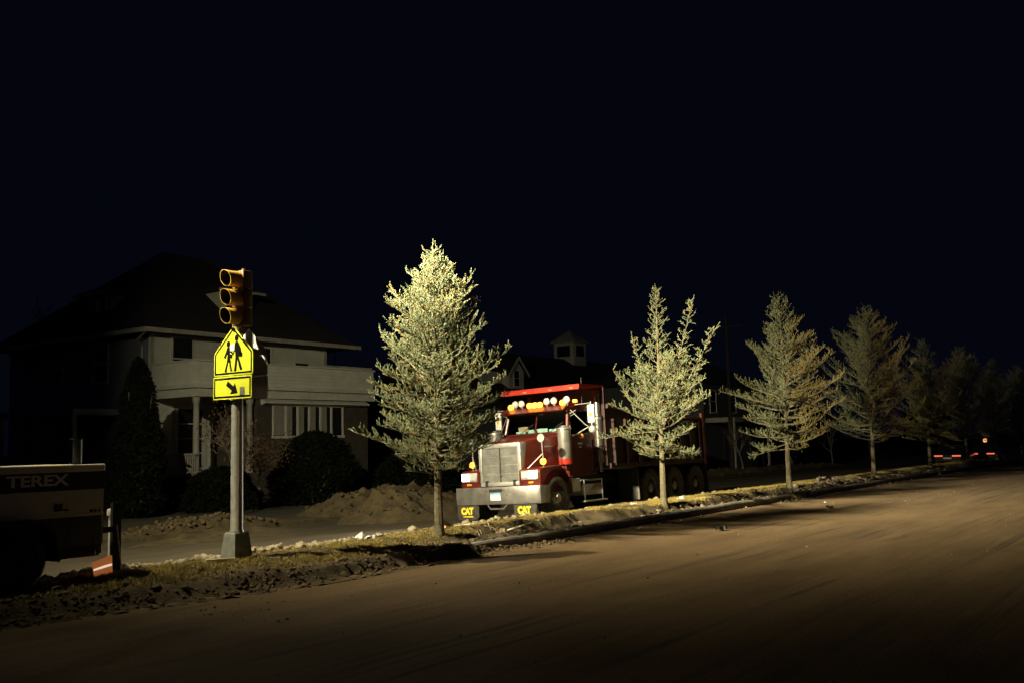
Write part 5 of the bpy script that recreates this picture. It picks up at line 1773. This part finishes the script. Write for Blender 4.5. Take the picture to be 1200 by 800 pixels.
shrub('cone_shrub', 'tall pointed dark evergreen shrub in front of the corner of the white house', 'shrub', 17.6, 26.3, 1.15, 1.15, 4.55, 3, 15000, True, size=0.14)
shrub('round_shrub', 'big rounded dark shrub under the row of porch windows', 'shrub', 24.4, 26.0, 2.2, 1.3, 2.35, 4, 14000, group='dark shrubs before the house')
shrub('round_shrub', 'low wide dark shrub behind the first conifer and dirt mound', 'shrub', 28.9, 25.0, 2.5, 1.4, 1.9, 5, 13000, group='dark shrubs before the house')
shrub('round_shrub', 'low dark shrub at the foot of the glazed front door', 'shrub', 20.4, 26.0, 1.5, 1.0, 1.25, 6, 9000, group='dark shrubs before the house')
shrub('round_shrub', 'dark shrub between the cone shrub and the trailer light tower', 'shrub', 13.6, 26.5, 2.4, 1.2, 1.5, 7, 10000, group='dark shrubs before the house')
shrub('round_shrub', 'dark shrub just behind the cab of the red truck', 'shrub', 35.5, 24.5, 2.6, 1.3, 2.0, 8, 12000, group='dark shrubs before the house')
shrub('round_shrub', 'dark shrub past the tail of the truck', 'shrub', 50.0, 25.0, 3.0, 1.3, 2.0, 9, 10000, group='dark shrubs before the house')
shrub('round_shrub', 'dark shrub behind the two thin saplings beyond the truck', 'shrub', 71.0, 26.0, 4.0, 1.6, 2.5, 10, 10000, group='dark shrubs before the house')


def bare_tree(name, label, al, ac, h, r, seed, levels=3, group=None, leaves=0, z=None, sparse=1.0, cat='tree'):
    rr = random.Random(seed)
    root = thing(name, label, cat, al, ac, (GZ if z is None else z), rr.uniform(0, 6), group)
    tr_, cr_ = MB(), MB()
    tips = []

    def grow(p, d, L, rad, lv, mb_):
        n = 4
        pts = [p.copy()]; q = p.copy(); dd = d.copy()
        for i in range(n):
            dd = (dd + Vector((rr.gauss(0, .1), rr.gauss(0, .1), rr.gauss(0.04, .05)))).normalized()
            q = q + dd * L / n; pts.append(q.copy())
        mb_.tube(pts, [rad * (1 - 0.55 * i / n) for i in range(n + 1)], 6 if lv < 2 else 4, False)
        tips.append(pts[-1])
        if lv >= levels:
            tips.extend(pts[2:])
            return
        for k in range(int((4 + (lv == 0) * 4) * sparse)):
            t = rr.uniform(0.45 if lv == 0 else 0.25, 1.0)
            j = min(n - 1, int(t * n)); b_ = pts[j].lerp(pts[j + 1], t * n - j)
            az = rr.uniform(0, 6.28)
            nd = (dd * 0.9 + Vector((math.cos(az), math.sin(az), rr.uniform(0.1, 0.7)))).normalized()
            grow(b_, nd, L * rr.uniform(0.4, 0.62), rad * 0.42, lv + 1, cr_)
    grow(Vector((0, 0, -0.1)), Vector((rr.gauss(0, .03), rr.gauss(0, .03), 1)), h * 0.55, r, 0, tr_)
    tr_.build('trunk', 'bark_dark', root, smooth=True)
    c = cr_.build('crown', 'bark_dark', root, recalc=False)
    if leaves:
        T_ = np.array([t[:] for t in tips])
        v, q = leaf_mass(leaves, lambda rs: tuple(T_[rs.integers(len(T_))] + rs.normal(0, 0.16, 3)), 0.07, seed)
        np_mesh('leaves', v, q, 'dryleaf', root)
    return root


sg_ = 'young street trees along the far kerb'
bare_tree('sapling', 'young street tree with pale trunk, behind the traffic signal pole', 18.7, 23.4, 3.6, 0.075, 2, 3, sg_, leaves=900)
bare_tree('sapling', 'thin bare sapling just past the rear corner of the truck', 51.5, 21.6, 3.6, 0.06, 4, 3, sg_, z=VERGE)
bare_tree('sapling', 'thin bare sapling under the lower twigs of the ragged third conifer', 59.5, 21.8, 3.6, 0.06, 5, 3, sg_, z=VERGE)
bare_tree('sapling', 'thin bare sapling between the third and fourth conifers', 67.0, 21.8, 3.8, 0.065, 6, 3, sg_, z=VERGE - 0.1)
bare_tree('shrub', 'leggy shrub with a few brown leaves in front of the porch', 21.6, 25.6, 3.0, 0.045, 12, 3, None, leaves=2200, cat='shrub', sparse=1.3)
bare_tree('bare_tree', 'tall dark bare tree rising behind the white house roof', 27.5, 47, 12.5, 0.28, 15, 4, 'dark bare trees on the skyline')
bare_tree('bare_tree', 'dark bare tree between the white house and the cupola house', 46, 50, 11, 0.25, 16, 4, 'dark bare trees on the skyline')
bare_tree('bare_tree', 'dark bare tree behind the dim grey house', 78, 40, 13, 0.3, 17, 4, 'dark bare trees on the skyline')
bare_tree('bare_tree', 'dark bare tree far down the street above the car lamps', 105, 30, 12, 0.3, 18, 4, 'dark bare trees on the skyline', z=-1)
for i, (al, ac, h_, lab) in enumerate([(95, 33, 5.5, 'far dark evergreen hedge tree behind the car lamps'), (112, 26, 6.5, 'farthest dark evergreen tree at the end of the street'), (83, 30, 5.0, 'dark evergreen hedge tree past the dim grey house')]):
    shrub('evergreen', lab, 'tree', al, ac, 5.0, 3.0, h_, 30 + i, 9000, group='dark evergreens at the end of the street', z=-1.0, size=0.3)

# ------------------------------------------------------------------ utility pole and wires
up = thing('utility_pole', 'dark wooden utility pole with crossarm, beyond the rear of the truck', 'utility pole', 56.5, 24.4, GZ)
MB().tube([(0, 0, -0.2), (0, 0, 9.2)], [0.15, 0.11], 12).build('pole', 'pole_wood', up, smooth=True)
mb = MB(); mb.box((-0.05, -1.1, 8.5), (0.05, 1.1, 8.62)); mb.build('crossarm', 'pole_wood', up)
up2 = copy_tree(up); up2.location = W(118, 24.0, -1.2); up2['label'] = 'far utility pole at the end of the street'
for k_, (yo, zo) in enumerate(((-1.0, 8.66), (1.0, 8.66), (0.12, 7.6))):
    mb = MB()
    A_, B_ = W(56.5, 24.4 + yo, GZ + zo), W(118, 24.0 + yo, -1.2 + zo)
    mb.tube([A_.lerp(B_, t) - Vector((0, 0, 1.1 * 4 * t * (1 - t))) for t in [i / 24 for i in range(25)]], 0.016, 5)
    tag(mb.build('power_line', 'black', None), ['upper power line on the roadside end of the crossarms', 'upper power line on the house end of the crossarms', 'lower cable strung between the utility poles'][k_], 'power line', 'power lines')

# ------------------------------------------------------------------ far cars and a lamp
def car(label, al, ac, rot, lit=True):
    z = road_z(al, ac)
    c = thing('parked_car', label, 'car', al, ac, z, rot, 'dark cars far down the other carriageway')
    mb = MB()
    side = [(-2.2, 0.35), (-2.25, 0.75), (-1.95, 0.88), (-1.5, 0.92), (-0.85, 1.4), (0.65, 1.42), (1.35, 0.98), (2.1, 0.85), (2.25, 0.65), (2.2, 0.32)]
    rings = []
    for y, k, dz in ((-0.86, 0.96, 0), (-0.8, 1.0, 0.0), (0.8, 1.0, 0.0), (0.86, 0.96, 0)):
        rings.append([(x * k, y * (0.82 if z2 > 1.0 else 1), z2) for x, z2 in side])
    mb.loft(rings)
    b_ = mb.build('body', 'car_dark', c, smooth=True)
    for s in (-1, 1):
        mb = MB(); mb.prism([(-1.3, 0.95), (-0.8, 1.33), (0.6, 1.35), (1.15, 0.98)], s * 0.80, s * 0.815, 'xz'); mb.build('side_window', 'pane', c)
        for x in (-1.4, 1.4):
            w = MB().lathe([(0.0, s * 0.1), (0.2, s * 0.09), (0.22, 0)], (x, s * 0.78, 0.32), 'y', 18).build('wheel', 'steel', c)
            MB().lathe([(0.2, -0.1), (0.3, -0.11), (0.32, 0), (0.3, 0.11), (0.2, 0.1)], (x, s * 0.78, 0.32), 'y', 22).build('tyre', 'rubber', w)
        mb = MB(); mb.box((-2.27, s * 0.3, 0.66), (-2.2, s * 0.84, 0.75), 0.01); mb.build('tail_light', 'tail_lit', c)
    mb = MB(); mb.box((-2.3, -0.26, 0.5), (-2.245, 0.26, 0.6)); mb.build('licence_plate', 'paper', c)
    return c


CARS = []
CARS.append(car('dark car with red tail lamps lit, far down the other carriageway beyond the conifers', 74, 15.6, 0.0))
CARS.append(car('second dark car with red tail lamps, ahead of the first car', 84, 15.3, 0.0))
lp = thing('post_lamp', 'small warm glowing lamp on a dark post far down the street', 'lamp', 113, 20.8, VERGE - 0.4)
MB().tube([(0, 0, -0.2), (0, 0, 1.3)], 0.05, 8).build('post', 'black', lp)
MB().lathe([(0.0, 1.26), (0.14, 1.28), (0.19, 1.45), (0.13, 1.62), (0.0, 1.64)], n=14).build('globe', 'warm_lit', lp, smooth=True)

# ------------------------------------------------------------------ small things lying about
bo = thing('bollard', 'pale steel pipe bollard with a cap, beside the trailer light tower', 'bollard', 7.9, 12.35, 0.12)
MB().lathe([(0.058, 0.0), (0.055, 0.8)], n=16).build('pipe', 'wmetal', bo, smooth=True)
MB().lathe([(0.075, 0.8), (0.08, 0.84), (0.075, 0.88), (0.0, 0.9)], n=16).build('cap', 'wmetal', bo, smooth=True)


def plank(label, al, ac, L, w, h, rot, tilt=0.0, m='wood', name='plank', group='wood scraps on the median'):
    mb = MB(); mb.box((-L / 2, -w / 2, 0), (L / 2, w / 2, h), 0.006)
    o = mb.build(name, m)
    o.location = W(al, ac, median_z(al, ac) + 0.01 + abs(math.sin(tilt)) * L / 2)
    o.rotation_euler = (0, tilt, TH + rot)
    return tag(o, label, 'wood', group)


plank('pale broken stick lying beside the concrete base of the signal pole', 9.02, 11.52, 0.42, 0.05, 0.045, -0.35, m='wood_pale', name='stick')
plank('short reddish plank leaning among the rubbish beside the first conifer trunk', 14.35, 11.9, 0.5, 0.14, 0.03, 0.2, 0.35)
plank('flat board lying on the grass in front of the truck bumper', 15.0, 11.95, 0.6, 0.2, 0.035, 0.05, m='wood_pale')
plank('long thin lath tilted down into the dug hollow', 16.1, 11.35, 0.7, 0.06, 0.03, 1.9, 0.3, m='wood_pale')
plank('dark lath crossing the kerb edge', 15.55, 10.5, 0.6, 0.05, 0.03, 1.5, 0.12)
plank('stubby timber offcut beside the lath by the hollow', 15.75, 11.6, 0.3, 0.1, 0.08, 0.6, m='wood')


def scrap(label, al, ac, s, m='paper', rot=0.0):
    mb = MB()
    n = 5
    rs = random.Random(int(al * 100))
    g_ = [[(i * s / n - s / 2, j * s * 0.7 / n - s * .35, abs(rs.gauss(0, 0.16)) * s) for j in range(n + 1)] for i in range(n + 1)]
    vs = [p for r_ in g_ for p in r_]
    mb.add(vs, [(i * (n + 1) + j, (i + 1) * (n + 1) + j, (i + 1) * (n + 1) + j + 1, i * (n + 1) + j + 1) for i in range(n) for j in range(n)])
    o = mb.build('litter_paper', m, recalc=False)
    zb = median_z(al, ac) if ac > 10.3 else road_z(al, ac)
    place(o, al, ac, zb + 0.012, rot)
    return tag(o, label, 'litter', 'litter on the median and road')


scrap('crumpled white bag on the grass midway between signal pole and first conifer', 12.35, 12.0, 0.34)
scrap('small white paper ball just behind the crumpled bag', 12.9, 12.2, 0.18)
scrap('reddish crumpled wrapper by the trunk of the first conifer', 14.05, 11.75, 0.26, 'paper_orange', 0.6)
scrap('white scrap of paper on the grass at the foot of the second conifer', 21.0, 11.6, 0.16)
scrap('white scrap lying on the bank past the second conifer trunk', 22.9, 11.3, 0.2)
scrap('dark leaf of rubbish alone on the muddy road', 24.8, 8.2, 0.22, 'black')
scrap('dark torn strip alone on the road nearer the camera', 18.3, 8.2, 0.24, 'black')
scrap('tiny white scrap on the road near the clod heap', 26.6, 8.9, 0.09)
